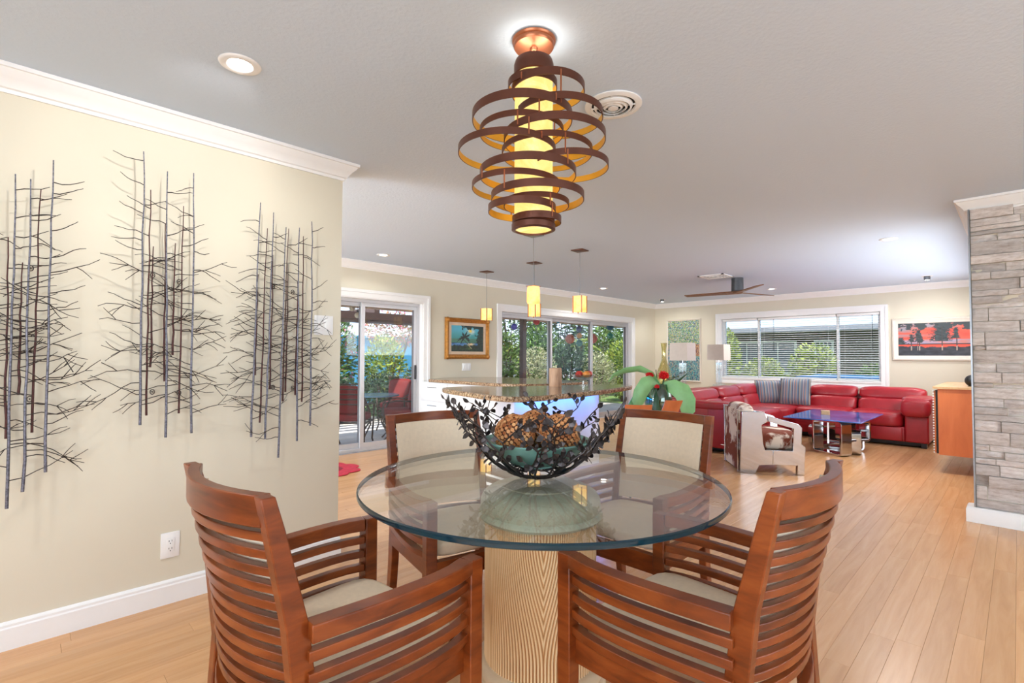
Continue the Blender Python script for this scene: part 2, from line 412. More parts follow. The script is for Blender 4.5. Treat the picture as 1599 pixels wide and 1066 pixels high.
# door and window casings
CAS = .105
def casing(name, axis, pos, a0, a1, z0, z1, sgn, sill=False):
    m = MB(); t = .022
    def bar(u0, u1, v0, v1, th):
        if axis == 'y': m.span(u0, u1, pos, pos+sgn*th, v0, v1)
        else: m.span(pos, pos+sgn*th, u0, u1, v0, v1)
    for w0, w1, th in ((0, CAS*.62, t*.7), (CAS*.62, CAS, t*1.25)):
        bar(a0-w1, a0-w0, z0-(w1 if sill else 0), z1+w1, th); bar(a1+w0, a1+w1, z0-(w1 if sill else 0), z1+w1, th)
        bar(a0-w0, a1+w0, z1+w0, z1+w1, th)
        if sill: bar(a0-w0, a1+w0, z0-w1, z0-w0, th)
    return struct(name, m, 'white_trim', smooth=None)
casing('trim_3', 'y', YP, D1[0], D1[1], 0, D1[3], -1)
casing('trim_4', 'y', YP, D2[0], D2[1], 0, D2[3], -1)
casing('trim_5', 'x', XB, W1[0], W1[1], W1[2], W1[3], -1, True)
# white jamb linings
j = MB(); e = .012
for d in (D1, D2):
    j.span(d[0], d[0]+e, YP-.004, YP+WT, 0, d[3]); j.span(d[1]-e, d[1], YP-.004, YP+WT, 0, d[3]); j.span(d[0], d[1], YP-.004, YP+WT, d[3]-e, d[3])
struct('trim_6', j, 'white_trim', smooth=None)
j = MB(); j.span(XB-.004, XB+WT, W1[0], W1[0]+e, W1[2], W1[3]); j.span(XB-.004, XB+WT, W1[1]-e, W1[1], W1[2], W1[3])
j.span(XB-.004, XB+WT, W1[0], W1[1], W1[3]-e, W1[3]); j.span(XB-.03, XB+WT, W1[0], W1[1], W1[2]-e, W1[2]+e)
struct('trim_7', j, 'white_trim', smooth=None)

# sliding doors: every panel a part with stiles, pane and handle
def slider(name, d, edges, tracks):
    fr = MB(); yo = YP+.07
    fr.span(d[0]+.012, d[1]-.012, yo, yo+.11, 0, .035); fr.span(d[0]+.012, d[1]-.012, yo, yo+.11, d[3]-.05, d[3]-.012)
    fr.span(d[0]+.012, d[0]+.05, yo, yo+.11, .035, d[3]-.05); fr.span(d[1]-.05, d[1]-.012, yo, yo+.11, .035, d[3]-.05)
    root = struct(name, fr, 'alum_frame', smooth=None)
    for (a, b_), tr in zip(edges, tracks):
        y = yo+.03+tr*.045; w = .05; m = MB()
        m.span(a, a+w, y-.016, y+.016, .036, d[3]-.051); m.span(b_-w, b_, y-.016, y+.016, .036, d[3]-.051)
        m.span(a+w, b_-w, y-.016, y+.016, .036, .10); m.span(a+w, b_-w, y-.016, y+.016, d[3]-.10, d[3]-.051)
        p = m.build('door_panel', 'alum_frame', root, None)
        MB().span(a+w-.004, b_-w+.004, y-.003, y+.003, .096, d[3]-.096).build('pane', 'pane', p)
        MB().span(b_-w-.010, b_-w-.0005, y-.018, y+.018, .1, d[3]-.1).build('gasket', 'alum_dark', p, None)
    return root
dr = slider('door_1', D1, [(1.60, 2.42), (2.36, 3.20), (3.14, 3.99)], [0, 1, 0])
h = MB(); h.rbox((3.965, YP+.075, 1.0), (.02, .02, .2), .005); h.build('door_handle', 'dark_metal', dr)
slider('door_2', D2, [(5.61, 6.92), (6.86, 8.17), (8.11, 9.40)], [0, 1, 0])

# window with three blinds
wf = MB(); xo = XB+.10
for a, b_ in ((W1[0]+.012, W1[1]-.012),):
    wf.span(xo, xo+.06, a, b_, W1[2]+.012, W1[2]+.05); wf.span(xo, xo+.06, a, b_, W1[3]-.05, W1[3]-.012)
for yy in (W1[0]+.012, 2.275, 3.635, W1[1]-.052):
    wf.span(xo, xo+.06, yy, yy+.04, W1[2]+.05, W1[3]-.05)
win = struct('window_1', wf, 'white_trim', smooth=None)
for a, b_ in ((W1[0]+.05, 2.277), (2.313, 3.637), (3.673, W1[1]-.05)):
    MB().span(xo+.025, xo+.031, a, b_, W1[2]+.048, W1[3]-.048).build('pane', 'coated_pane', win)
plain('blind_white', (238, 238, 236), .45, var=.01)
for k, (a, b_, lab) in enumerate(((W1[0]+.02, 2.29, 'white slatted blind in the right window bay beside the red painting'),
                             (2.305, 3.645, 'wide white slatted blind in the middle window bay behind sofa'),
                             (3.66, W1[1]-.02, 'white slatted blind in the left window bay behind the lamp'))):
    w = b_-a; bl = thing('venetian_blind', lab, 'blind', (XB+.045, (a+b_)/2, W1[2]+.014), 0, 'blinds of the living room window')
    H = W1[3]-W1[2]-.03
    MB().rbox((0, 0, H-.025), (.05, w, .045), .004).build('head_rail', 'blind_white', bl)
    MB().rbox((0, 0, .012), (.045, w-.01, .018), .004).build('bottom_rail', 'blind_white', bl)
    sm = MB(); sw = .023
    sm.add([(-sw, -w/2+.005, 0), (0, -w/2+.005, .003), (sw, -w/2+.005, 0), (-sw, w/2-.005, 0), (0, w/2-.005, .003), (sw, w/2-.005, 0),
            (-sw, -w/2+.005, -.002), (sw, -w/2+.005, -.002), (-sw, w/2-.005, -.002), (sw, w/2-.005, -.002)],
           [(0, 1, 4, 3), (1, 2, 5, 4), (6, 8, 9, 7), (0, 3, 8, 6), (2, 7, 9, 5), (0, 6, 7, 2, 1), (3, 4, 5, 9, 8)])
    sme = sm.mesh('slat', 'blind_white')
    ns = 28
    for i in range(ns): inst(sme, 'slat', bl, T(0, 0, .04+(H-.095)*i/(ns-1)) @ RY(rad(-11)))
    for yy in ((-w/2+.12), (w/2-.12)):
        MB().tube([(-.025, yy, .01), (-.025, yy, H-.03)], .0012, 4).build('ladder_cord', 'blind_white', bl)
    if k != 2: MB().tube([(-.04, w/2-.3 if k == 1 else -w/2+.1, H-.04), (-.042, w/2-.3 if k == 1 else -w/2+.1, H*.45)], .004, 6).build('tilt_wand', 'dark_metal', bl)

# ledge-stone facing on the wall end: every stone a piece
t = NT('ledge_stone'); v = t.coord('Object', (6, 6, 22)); n1 = t.noise(v, 2.2, 7, .65); n2 = t.noise(t.coord(), 60, 5, .7)
hs = t.n('ShaderNodeHueSaturation'); mr = t.n('ShaderNodeMapRange'); t.l(t.rnd(), mr.inputs[0]); mr.inputs[3].default_value = .76; mr.inputs[4].default_value = 1.12
t.l(mr.outputs[0], hs.inputs['Value']); t.l(t.ramp(n1, [(.25, L((168, 152, 142))), (.5, L((210, 201, 196))), (.75, L((232, 226, 223)))]), hs.inputs['Color'])
t.principled(hs.outputs[0], .8, 0, t.bump(n2, .5, .006)); reg('ledge_stone', t)
rs = random.Random(11); z = .116; ytop = YR-.008; stones = []
while z < 2.345:
    h = min(rs.choice((.034, .045, .055, .065, .08, .1)), 2.357-z)
    if 2.357-z-h < .025: h = 2.357-z
    yy = ytop; first = True
    while yy > -1.0:
        ln = rs.uniform(.06, .2) if first and rs.random() < .4 else rs.uniform(.17, .42)
        first = False; y2 = max(yy-ln, -1.02)
        nx, nz = 7, 3; pr = rs.choice((.006, .012, .018, .026, .034, .044)); sd = rs.uniform(0, 90); rough = rs.choice((.004, .008, .016))
        m = MB(); vs = []; ln2 = yy-y2-.004; tilt = rs.uniform(-.008, .008)
        for jz in range(nz+1):
            for i in range(nx+1):
                u, w = i/nx, jz/nz
                edge = .004 if (i in (0, nx) or jz in (0, nz)) else 0
                zz = w*(h-.004) + (fbm(u*3+sd, w*2, 1.7)*.004 if 0 < jz < nz else (fbm(u*4, sd, jz)*.0012))
                vs.append((-(pr+fbm(u*2.5*ln2/.2+sd, w*1.5+sd, 0)*rough-edge+tilt*w), -u*ln2, max(0, zz)))
        fs = [(jz*(nx+1)+i, jz*(nx+1)+i+1, (jz+1)*(nx+1)+i+1, (jz+1)*(nx+1)+i) for jz in range(nz) for i in range(nx)]
        b0 = len(vs); ring = [i for i in range(nx+1)]+[jz*(nx+1)+nx for jz in range(1, nz+1)]+[nz*(nx+1)+i for i in range(nx-1, -1, -1)]+[jz*(nx+1) for jz in range(nz-1, 0, -1)]
        vs += [(.0, vs[r][1], vs[r][2]) for r in ring]; q = len(ring)
        fs += [(ring[i], b0+i, b0+(i+1) % q, ring[(i+1) % q]) for i in range(q)]
        m.add(vs, fs).build('ledge_stone', 'ledge_stone', wr, 40, (XS-.001, yy-.0015, z+.001))
        yy = y2
    z += h
MB().span(XS-.04, XS+.004, YR-.006, YR+.004, .115, 2.36).build('corner_strip', 'brushed_steel', wr, None)

# downlights, vents
emit('lamp_glow', (255, 250, 240), 14)
def downlight(x, y, label, kind=0, power=26):
    if x > 2: power = (58 if y < 5.2 else 34) if kind == 0 else 24
    d = thing('downlight', label, 'ceiling light', (x, y, CEIL), 0, 'recessed ceiling lights')
    if kind == 0:
        MB().lathe([(.046, -.002), (.05, -.006), (.07, -.008), (.078, -.004), (.08, -.0005), (.046, -.0005)], 32, cap=False).build('trim_ring', 'white_trim', d)
        MB().lathe([(.046, -.0015), (.03, -.0012), (.001, -.0012)], 24).build('lens', 'lamp_glow', d)
        o = light('downlight_bulb', 'SPOT', (0, 0, -.012), power*2.2, (1, .97, .93), (0, 0, -1), spot_size=rad(150), spot_blend=.9, shadow_soft_size=.045)
    else:
        MB().lathe([(.05, -.0005), (.05, -.004), (.062, -.006), (.07, -.0005)], 28, cap=False).build('trim_ring', 'white_trim', d)
        MB().lathe([(.036, -.001), (.04, -.02), (.038, -.05), (.03, -.056), (.001, -.056)], 24).build('gimbal_head', 'grey_metal', d)
        MB().lathe([(.026, -.0562), (.026, -.0575), (.001, -.0575)], 20).build('lens', 'lamp_glow', d)
        o = light('downlight_bulb', 'SPOT', (0, 0, -.062), power*2.2, (1, .97, .93), (.4, 0, -1), spot_size=rad(140), spot_blend=.9, shadow_soft_size=.04)
    o.parent = d
    if x < 1 and y < 2.5 and x > 0:
        o.rotation_euler = Vector((-.12, .62, -.78)).to_track_quat('-Z', 'Y').to_euler(); o.data.energy = 24; o.data.shadow_soft_size = .014
for a in ((.62, 2.25, 'tilted recessed downlight shining on the metal tree wall sculptures', 0),
          (3.07, 5.33, 'small recessed downlight in ceiling above the patio door', 0),
          (7.32, 5.14, 'small recessed downlight in ceiling above the three-panel garden door', 0),
          (9.57, 5.23, 'recessed gimbal spotlight in the far ceiling corner above abstract painting', 1),
          (9.45, 3.05, 'small recessed downlight right of the ceiling fan near the window', 0),
          (6.28, .91, 'bright recessed downlight in open ceiling before the stone wall', 0),
          (9.54, .93, 'grey gimbal spotlight on ceiling above the red sunset painting', 1)): downlight(*a)
for x, y, q in ((-.9, 2.2, 'close to the left wall'), (-.9, -.6, 'before the added rear window'), (1.2, -1.6, 'before the added side window'), (3.4, -1.6, 'beside the stone wall end')):
    downlight(x, y, 'added unseen downlight behind the camera '+q, 0)  # extra ceiling lamps added out of view to brighten the room
v = thing('round_air_vent', 'round white ceiling air diffuser with concentric rings behind the chandelier', 'air vent', (2.0, 1.345, CEIL))
MB().lathe([(.135, -.0005), (.135, -.006), (.128, -.009), (.108, -.012), (.102, -.004)], 48, cap=False).build('outer_flange', 'white_trim', v)
MB().lathe([(.108, -.001), (.001, -.001)], 40, cap=False).build('duct', 'dark_slot', v)
for r in (.088, .066, .044): MB().lathe([(r, -.004), (r+.004, -.004), (r+.002, -.014), (r-.009, -.020), (r-.009, -.017), (r-.003, -.012)], 40, cap=False).build('vent_ring', 'white_trim', v)
MB().lathe([(.024, -.006), (.024, -.02), (.001, -.022)], 24).build('centre_disc', 'white_trim', v)
for q in range(2): MB().box((0, 0, -.009), (.21, .006, .006), RZ(rad(30+90*q))).build('vent_spoke', 'white_trim', v)
v = thing('square_air_vent', 'square white louvred ceiling vent left of the ceiling fan', 'air vent', (7.38, 3.16, CEIL))
m = MB(); s = .19
for q in range(4): m.box((0, s-.015, -.006), (2*s, .03, .011), RZ(q*pi/2))
m.build('frame', 'white_trim', v); MB().box((0, 0, -.0015), (2*s-.06, 2*s-.06, .002)).build('duct', 'dark_slot', v)
for i in range(1, 5):
    k = s-.03-i*.034+.014
    for q in range(4): MB().box((0, k, -.012), (2*k, .016, .004), RZ(q*pi/2) @ T(0, 0, 0)).build('louvre', 'white_trim', v)
def wall_plate(name, label, cat, loc, rz, w, h):
    o = thing(name, label, cat, loc, rz); MB().rbox((0, -.003, 0), (w, .006, h), .003).build('cover_plate', 'switch_white', o); return o
# faces -Y after rz = 0
o = wall_plate('wall_outlet', 'white double wall outlet low on the cream wall', 'outlet', (.55, YL, .285), 0, .08, .125)
MB().rbox((0, -.0075, 0), (.036, .004, .07), .002).build('receptacle', 'switch_white', o)
for zz in (-.018, .018):
    for xx in (-.006, .006): MB().box((xx, -.0097, zz+.003), (.0022, .001, .008)).build('slot', 'dark_slot', o)
    MB().box((0, -.0097, zz-.009), (.004, .001, .004)).build('slot', 'dark_slot', o)
o = wall_plate('light_switch', 'white double rocker switch plate beside the wall sculpture', 'switch', (1.315, YL, 1.415), 0, .118, .12)
for xx in (-.023, .023): MB().rbox((xx, -.008, 0), (.033, .006, .066), .002).build('rocker', 'switch_white', o)
o = wall_plate('light_switch', 'small white switch plate under the gold framed palm painting', 'switch', (4.83, YP, 1.065), 0, .17, .115)
for xx in (-.046, 0, .046): MB().rbox((xx, -.008, 0), (.033, .006, .066), .002).build('rocker', 'switch_white', o)

# ------------------------------------------------------------------ dining chairs
def ribbon(mb, path, w, h, M=None):
    """rectangular bar along a path, its height upright"""
    P = [Vector(p) for p in path]; n = len(P); vs = []
    for i in range(n):
        t = P[min(i+1, n-1)]-P[max(i-1, 0)]; t.normalize(); sd = t.cross(Vector((0, 0, 1)))
        sd.normalize(); u = sd.cross(t)
        for a, b in ((-1, -1), (1, -1), (1, 1), (-1, 1)): vs.append(P[i]+sd*(a*w/2)+u*(b*h/2))
    fs = [(i*4+k, i*4+(k+1) % 4, (i+1)*4+(k+1) % 4, (i+1)*4+k) for i in range(n-1) for k in range(4)]+[(3, 2, 1, 0), tuple((n-1)*4+k for k in range(4))]
    return mb.add(vs, fs, M)
def soft(o, w=.003, seg=2):
    md = o.modifiers.new('bevel', 'BEVEL'); md.width = w; md.segments = seg; md.limit_method = 'ANGLE'; md.angle_limit = rad(40); return o
SP = [(-.262, 0), (-.226, .25), (-.212, .45), (-.236, .649), (-.284, .86), (-.303, .936)]
def stile_y(z):
    for (y0, z0), (y1, z1) in zip(SP, SP[1:]):
        if z <= z1: return y0+(y1-y0)*(z-z0)/(z1-z0)
    return y0+(y1-y0)*(z-z0)/(z1-z0)
def bowed(z, half, off=0, bow=.052, n=11):
    return [((-1+2*i/(n-1))*half, stile_y(z)+off-bow*(1-(-1+2*i/(n-1))**2), z) for i in range(n)]
def make_chair():
    t = thing('dining_chair', 'x', 'chair', group='dining chairs round the glass table')
    for s in (-1, 1):
        HD = [.02, .026, .028, .025, .019, .0155]; SQ = SP; m = MB(); poly = [(y+hd_, z) for (y, z), hd_ in zip(SQ, HD)]+[(y-hd_, z) for (y, z), hd_ in reversed(list(zip(SQ, HD)))]
        x0, x1 = (s*.222, s*.258) if s > 0 else (s*.258, s*.222)
        n = len(poly); m.add([(x0, y, z) for y, z in poly]+[(x1, y, z) for y, z in poly],
              [tuple(range(n)), tuple(range(n, 2*n))[::-1]]+[(i, (i+1) % n, n+(i+1) % n, n+i) for i in range(n)])
        soft(m.build('back_stile', 'cherry', t, 30))
        # front leg runs up to the arm
        m = MB(); m.add([(s*.268-.018, .246, 0), (s*.268+.018, .246, 0), (s*.268+.018, .282, 0), (s*.268-.018, .282, 0),
                         (s*.268-.023, .244, .30), (s*.268+.023, .244, .30), (s*.268+.023, .29, .30), (s*.268-.023, .29, .30),
                         (s*.268-.023, .244, .651), (s*.268+.023, .244, .651), (s*.268+.023, .29, .651), (s*.268-.023, .29, .651)],
              [(3, 2, 1, 0), (8, 9, 10, 11)]+[(q*4+k, q*4+(k+1) % 4, q*4+4+(k+1) % 4, q*4+4+k) for q in (0, 1) for k in range(4)])
        soft(m.build('front_leg', 'cherry', t, 30))
        def side(z, inset=0, y0=-.214):
            return [(s*(.262+(.268-.262)*i/8+.026*sin(pi*(1-i/8)**.7)-inset), y0+(.246-y0)*i/8, z-.0*(1-i/8)) for i in range(9)]
        soft(ribbon(MB(), side(.632, 0, -.214), .046, .040).build('armrest', 'cherry', t, 30))
        for z in (.578, .530, .482, .434): soft(ribbon(MB(), side(z, .004), .026, .024).build('arm_slat', 'cherry', t, 30), .002)
        ribbon(MB(), [(s*.246, -.205+.455*i/4, .372) for i in range(5)], .03, .075).build('side_rail', 'cherry', t, 30)
    ribbon(MB(), [(-.245, .262, .372), (.245, .262, .372)], .03, .075).build('front_rail', 'cherry', t, 30)
    soft(ribbon(MB(), bowed(.9025, .226), .029, .067).build('top_rail', 'cherry', t, 40))
    z = .846
    while z > .42:
        soft(ribbon(MB(), bowed(z, .222, -.008), .019, .0195).build('back_slat', 'cherry', t, 40), .002); z -= .0398
    soft(ribbon(MB(), bowed(.352, .222, -.004), .024, .085).build('back_rail', 'cherry', t, 40))
    # upholstered inner back, bowed like the slats
    m = MB(); vs = []; nx, nz = 12, 8
    for face in (0, 1):
        for jz in range(nz+1):
            for i in range(nx+1):
                u = -1+2*i/nx; z = .475+(.893-.475)*jz/nz
                puff = .014*(1-u**6)*(1-(2*jz/nz-1)**6)
                vs.append((u*.216, stile_y(z)-.052*(1-u*u)+(.012 if face else .024+puff), z))
    g = (nx+1)*(nz+1); q = lambda f, i, k: f*g+k*(nx+1)+i
    fs = [(q(0, i, k), q(0, i+1, k), q(0, i+1, k+1), q(0, i, k+1)) for i in range(nx) for k in range(nz)]
    fs += [(q(1, i, k), q(1, i, k+1), q(1, i+1, k+1), q(1, i+1, k)) for i in range(nx) for k in range(nz)]
    for i in range(nx): fs += [(q(0, i, 0), q(1, i, 0), q(1, i+1, 0), q(0, i+1, 0)), (q(0, i, nz), q(0, i+1, nz), q(1, i+1, nz), q(1, i, nz))]
    for k in range(nz): fs += [(q(0, 0, k), q(0, 0, k+1), q(1, 0, k+1), q(1, 0, k)), (q(0, nx, k), q(1, nx, k), q(1, nx, k+1), q(0, nx, k+1))]
    m.add(vs, fs).build('back_pad', 'cream_fabric', t, 50)
    def seatfn(p):
        p.z = p.z if p.z < 0 else p.z*(1+.25*(1-(p.x/.25)**2)*(1-(p.y/.25)**2)); 
        p.x *= 1+.06*(p.y/.25); return p
    MB().superbox((0, .02, .437), (.475, .46, .06), 7, 9, fn=seatfn).build('seat', 'cream_fabric', t, 60)
    return t
chair = make_chair()
for i, (x, y, rz, lab) in enumerate(((.655, 1.367, -86.3, 'cherry slatted-back dining armchair nearest the cream wall, its back to the left'),
                                     (1.436, .679, -.7, 'cherry slatted-back dining armchair in right foreground, seen from behind'),
                                     (1.487, 1.857, 168.3, 'cherry dining armchair beyond the glass table before the patio door, cream pad facing'),
                                     (2.146, 1.318, 91.4, 'cherry dining armchair beyond the glass table before the red sofa, cream pad facing'))):
    c = chair if i == 0 else copy_tree(chair)
    c.location = (x, y, 0); c.rotation_euler = (0, 0, rad(rz)); c['label'] = lab

# ------------------------------------------------------------------ dining table
TX, TY, TZ = 1.452, 1.316, .757
tb = thing('dining_table', 'round glass-topped dining table on a reeded stone pedestal', 'table', (TX, TY, 0))
t = NT('pedestal_stone'); v = t.coord(); n1 = t.noise(v, 14, 6, .7); n2 = t.noise(v, 90, 3, .8)
t.principled(t.mix(t.ramp(n2, [(.62, (0, 0, 0, 1)), (.7, (1, 1, 1, 1))]), t.ramp(n1, [(.3, L((176, 172, 150))), (.7, L((206, 202, 178)))]), L((130, 116, 92))), .55, 0, t.bump(n1, .15, .004)); reg('pedestal_stone', t)
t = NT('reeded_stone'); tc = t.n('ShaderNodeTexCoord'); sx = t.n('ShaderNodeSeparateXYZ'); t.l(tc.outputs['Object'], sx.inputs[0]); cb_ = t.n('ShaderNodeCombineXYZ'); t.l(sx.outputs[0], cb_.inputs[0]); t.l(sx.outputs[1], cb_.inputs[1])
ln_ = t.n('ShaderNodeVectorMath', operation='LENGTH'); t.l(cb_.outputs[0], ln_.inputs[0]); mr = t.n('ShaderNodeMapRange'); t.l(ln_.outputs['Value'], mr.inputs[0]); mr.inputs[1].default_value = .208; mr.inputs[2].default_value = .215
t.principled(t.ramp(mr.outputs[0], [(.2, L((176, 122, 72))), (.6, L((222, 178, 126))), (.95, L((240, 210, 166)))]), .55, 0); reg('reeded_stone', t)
plain('plinth_stone', (214, 190, 158), .6, var=.08, nscale=10)
MB().lathe([(.25, 0), (.25, .035), (.245, .045), (.236, .05), (.243, .062), (.243, .078), (.234, .09), (.222, .095), (.001, .095)], 64).build('plinth', 'plinth_stone', tb, 40)
# reeds with a chevron turned to the camera
N, NR, NZ = 110, 880, 64; th0 = rad(45.5+180)-.0; vs = []
for jz in range(NZ+1):
    w = jz/NZ; z = .095+.525*w; gk = max(0, min(1, (w-.12)/.88)); gk = gk*gk*(3-2*gk)
    for i in range(NR):
        th = -pi+2*pi*i/NR
        seg = (th+pi/3) % (2*pi/3)-pi/3      # three chevrons round the shaft
        ph = N*abs(seg)-16*pi*gk*math.exp(-(abs(seg)/.75)**2)*1.0
        r = .208+.007*abs(sin(ph/2))
        vs.append((r*cos(th+th0), r*sin(th+th0), z))
fs = [(jz*NR+i, jz*NR+(i+1) % NR, (jz+1)*NR+(i+1) % NR, (jz+1)*NR+i) for jz in range(NZ) for i in range(NR)]
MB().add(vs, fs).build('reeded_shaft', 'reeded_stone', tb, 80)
MB().lathe([(.205, .615), (.232, .618), (.240, .628), (.236, .64), (.228, .645), (.232, .66), (.231, .684), (.222, .702), (.2, .718), (.17, .729), (.15, .733), (.15, TZ-.0205), (.001, TZ-.0205)], 64).build('pedestal_cap', 'pedestal_stone', tb, 40)
t = NT('glass_edge'); gl = t.n('ShaderNodeBsdfGlossy'); gl.inputs['Roughness'].default_value = .05; gl.inputs[0].default_value = (.75, .85, .9, 1)
p = t.n('ShaderNodeBsdfPrincipled'); p.inputs['Base Color'].default_value = L((8, 46, 62)); p.inputs['Roughness'].default_value = .1; p.inputs['Transmission Weight'].default_value = .3
t.l(p.outputs[0], t.out.inputs[0]); reg('glass_edge', t)
R = .685; n = 128; m = MB()
prof = [(R-.006, TZ-.02), (R-.001, TZ-.017), (R, TZ-.010), (R-.001, TZ-.003), (R-.005, TZ)]
m.cur = 1; m.lathe(prof, n, cap=False); m.cur = 0
m.add([(prof[0][0]*cos(2*pi*k/n), prof[0][0]*sin(2*pi*k/n), prof[0][1]) for k in range(n)], [tuple(range(n))[::-1]])
m.add([(prof[-1][0]*cos(2*pi*k/n), prof[-1][0]*sin(2*pi*k/n), prof[-1][1]) for k in range(n)], [tuple(range(n))])
me = bpy.data.meshes.new('glass_top'); me.from_pydata(m.v, [], m.f)
for k in ('table_glass', 'glass_edge'): me.materials.append(MATS[k])
me.polygons.foreach_set('material_index', m.mi); me.shade_smooth(); me.set_sharp_from_angle(angle=rad(30)); inst(me, 'glass_top', tb)

# ------------------------------------------------------------------ leafy iron basket with bowl and wooden balls
BX, BY = 1.44, 1.325
bk = thing('leaf_basket', 'black iron basket of leafy branches in the middle of the glass table', 'basket', (BX, BY, TZ+.0005))
rb = random.Random(21)
def bsurf(th, tt, out=0):
    r = .335*max(tt, 0)**.46+out; return Vector((r*cos(th), r*sin(th), .005+.285*tt))
lm = MB(); nl = 8; pts = [(0, 0, 0)]
for i in range(nl+1): pass
ring = [(.0145*sin(pi*k/5)**.8*(.72), -.016+.032*k/5) for k in range(6)]
vs = [(0, -.016, 0)]+[(w, y, .002*(1-abs(y)/.016)) for w, y in ring[1:5]]+[(0, .017, -.002)]+[(-w, y, .002*(1-abs(y)/.016)) for w, y in reversed(ring[1:5])]
vs2 = [(x, y, z+.0012) for x, y, z in vs]; k = len(vs)
lm.add(vs+vs2, [tuple(range(k))[::-1], tuple(range(k, 2*k))]+[(i, (i+1) % k, k+(i+1) % k, k+i) for i in range(k)])
leaf_me = lm.mesh('leaf', 'black_iron')
m = MB()
for q in range(7): m.tube([bsurf(2*pi*i/26, .03+.012*q+.01*sin(3*i+q), rb.uniform(-.004, .004)) for i in range(26)], .0035, 5, closed=True)
m.build('nest_base', 'black_iron', bk, 60)
nleaf = 0
def put_leaf(parent, p, d, nrm):
    global nleaf
    y = d.normalized(); z = (nrm+Vector((rb.uniform(-.5, .5), rb.uniform(-.5, .5), rb.uniform(-.5, .5)))).normalized()
    x = y.cross(z)
    if x.length < .1: return
    x.normalize(); z = x.cross(y); sc_ = rb.uniform(.75, 1.1); q = p+y*.014*sc_
    M = Matrix(((x.x*sc_, y.x*sc_, z.x*sc_, q.x), (x.y*sc_, y.y*sc_, z.y*sc_, q.y), (x.z*sc_, y.z*sc_, z.z*sc_, q.z), (0, 0, 0, 1)))
    inst(leaf_me, 'leaf', parent, M); nleaf += 1
for bi in range(24):
    th = 2*pi*bi/24+rb.uniform(-.12, .12); drift = rb.uniform(.25, .8)*rb.choice((-1, 1)); top = rb.uniform(.72, 1.04)
    path = []; nseg = 9
    for i in range(nseg+1):
        tt = .04+(top-.04)*i/nseg; path.append(bsurf(th+drift*(i/nseg)**1.3+.03*sin(i*1.9+bi), tt, rb.uniform(-.005, .006)))
    m = MB(); m.tube(path, [.0046-.0026*i/nseg for i in range(nseg+1)], 6); twigs = []
    for q in range(5):
        i0 = rb.randint(2, nseg-1); a = path[i0]; th_a = atan2(a.y, a.x); tt = .04+(top-.04)*i0/nseg
        sgn = rb.choice((-1, 1)); ln = rb.uniform(.12, .26); up_ = rb.uniform(.06, .22)
        tp = [a]+[bsurf(th_a+sgn*ln*k/3, min(1.08, tt+up_*k/3), rb.uniform(-.012, .012)) for k in (1, 2, 3)]
        m.tube(tp, [.0026, .0022, .002, .0015], 5); twigs.append(tp)
    bo = m.build('branch', 'black_iron', bk, 60)
    put_leaf(bo, path[-1], path[-1]-path[-2], Vector((path[-1].x, path[-1].y, .1)).normalized())
    for tp in twigs:
        for k in (1, 2, 3):
            nr = Vector((tp[k].x, tp[k].y, .1)).normalized(); d = tp[k]-tp[k-1]
            if k == 3: put_leaf(bo, tp[3], d, nr)
            else:
                sd = d.cross(nr).normalized()*rb.choice((-1, 1)); put_leaf(bo, tp[k], d.normalized()*.6+sd, nr)
bw = thing('ceramic_bowl', 'teal glazed ceramic bowl inside the iron leaf basket', 'bowl', (BX, BY, TZ+.046))
MB().lathe([(.06, 0), (.066, .003), (.064, .008), (.11, .02), (.165, .055), (.203, .094), (.210, .102), (.206, .107), (.197, .100), (.15, .066), (.09, .042), (.001, .036)], 56).build('bowl_body', 'teal_ceramic', bw, 50)
def wood_ball(x, y, z, r, label, seed):
    b = thing('wooden_ball', label, 'ball', (x, y, z), 0, 'decorative balls in the bowl'); rr = random.Random(seed)
    MB().sphere((0, 0, 0), r*.955, 24, 14).build('core', 'bark_core', b, 180)
    m = MB(); N = 300
    for i in range(N):
        zz = max(-.999, min(.999, 1-2*(i+.5)/N+rr.uniform(-.006, .006))); a = i*2.399963+seed+rr.uniform(-.03, .03); s_ = sqrt(1-zz*zz); nn = Vector((s_*cos(a), s_*sin(a), zz))
        M = T(*(nn*(r*.93))) @ nn.to_track_quat('Z', 'Y').to_matrix().to_4x4()
        q = r*.1*rr.uniform(.82, 1.0); h = r*rr.uniform(.055, .085)
        m.lathe([(q, 0), (q, h-.0006), (q*.9, h)], 8, M=M)
    o = m.build('wood_slices', 'pine_slice', b, 30); o['kind'] = 'stuff'
CR = Vector((_r.x, _r.y, 0)); CF = Vector((_f.x, _f.y, 0)).normalized()
B0 = Vector((BX, BY, TZ+.046+.042))
for dx, dy, r, lab, sd in ((.086, -.035, .079, 'round ball of small wood slices at right in teal bowl', 1), (-.086, -.03, .078, 'round ball of small wood slices at left in teal bowl', 2),
                           (.0, .118, .078, 'partly hidden wood slice ball behind the other two', 3)):
    p = B0+CR*dx+CF*dy; wood_ball(p.x, p.y, B0.z+r*1.02+.006, r, lab, sd)

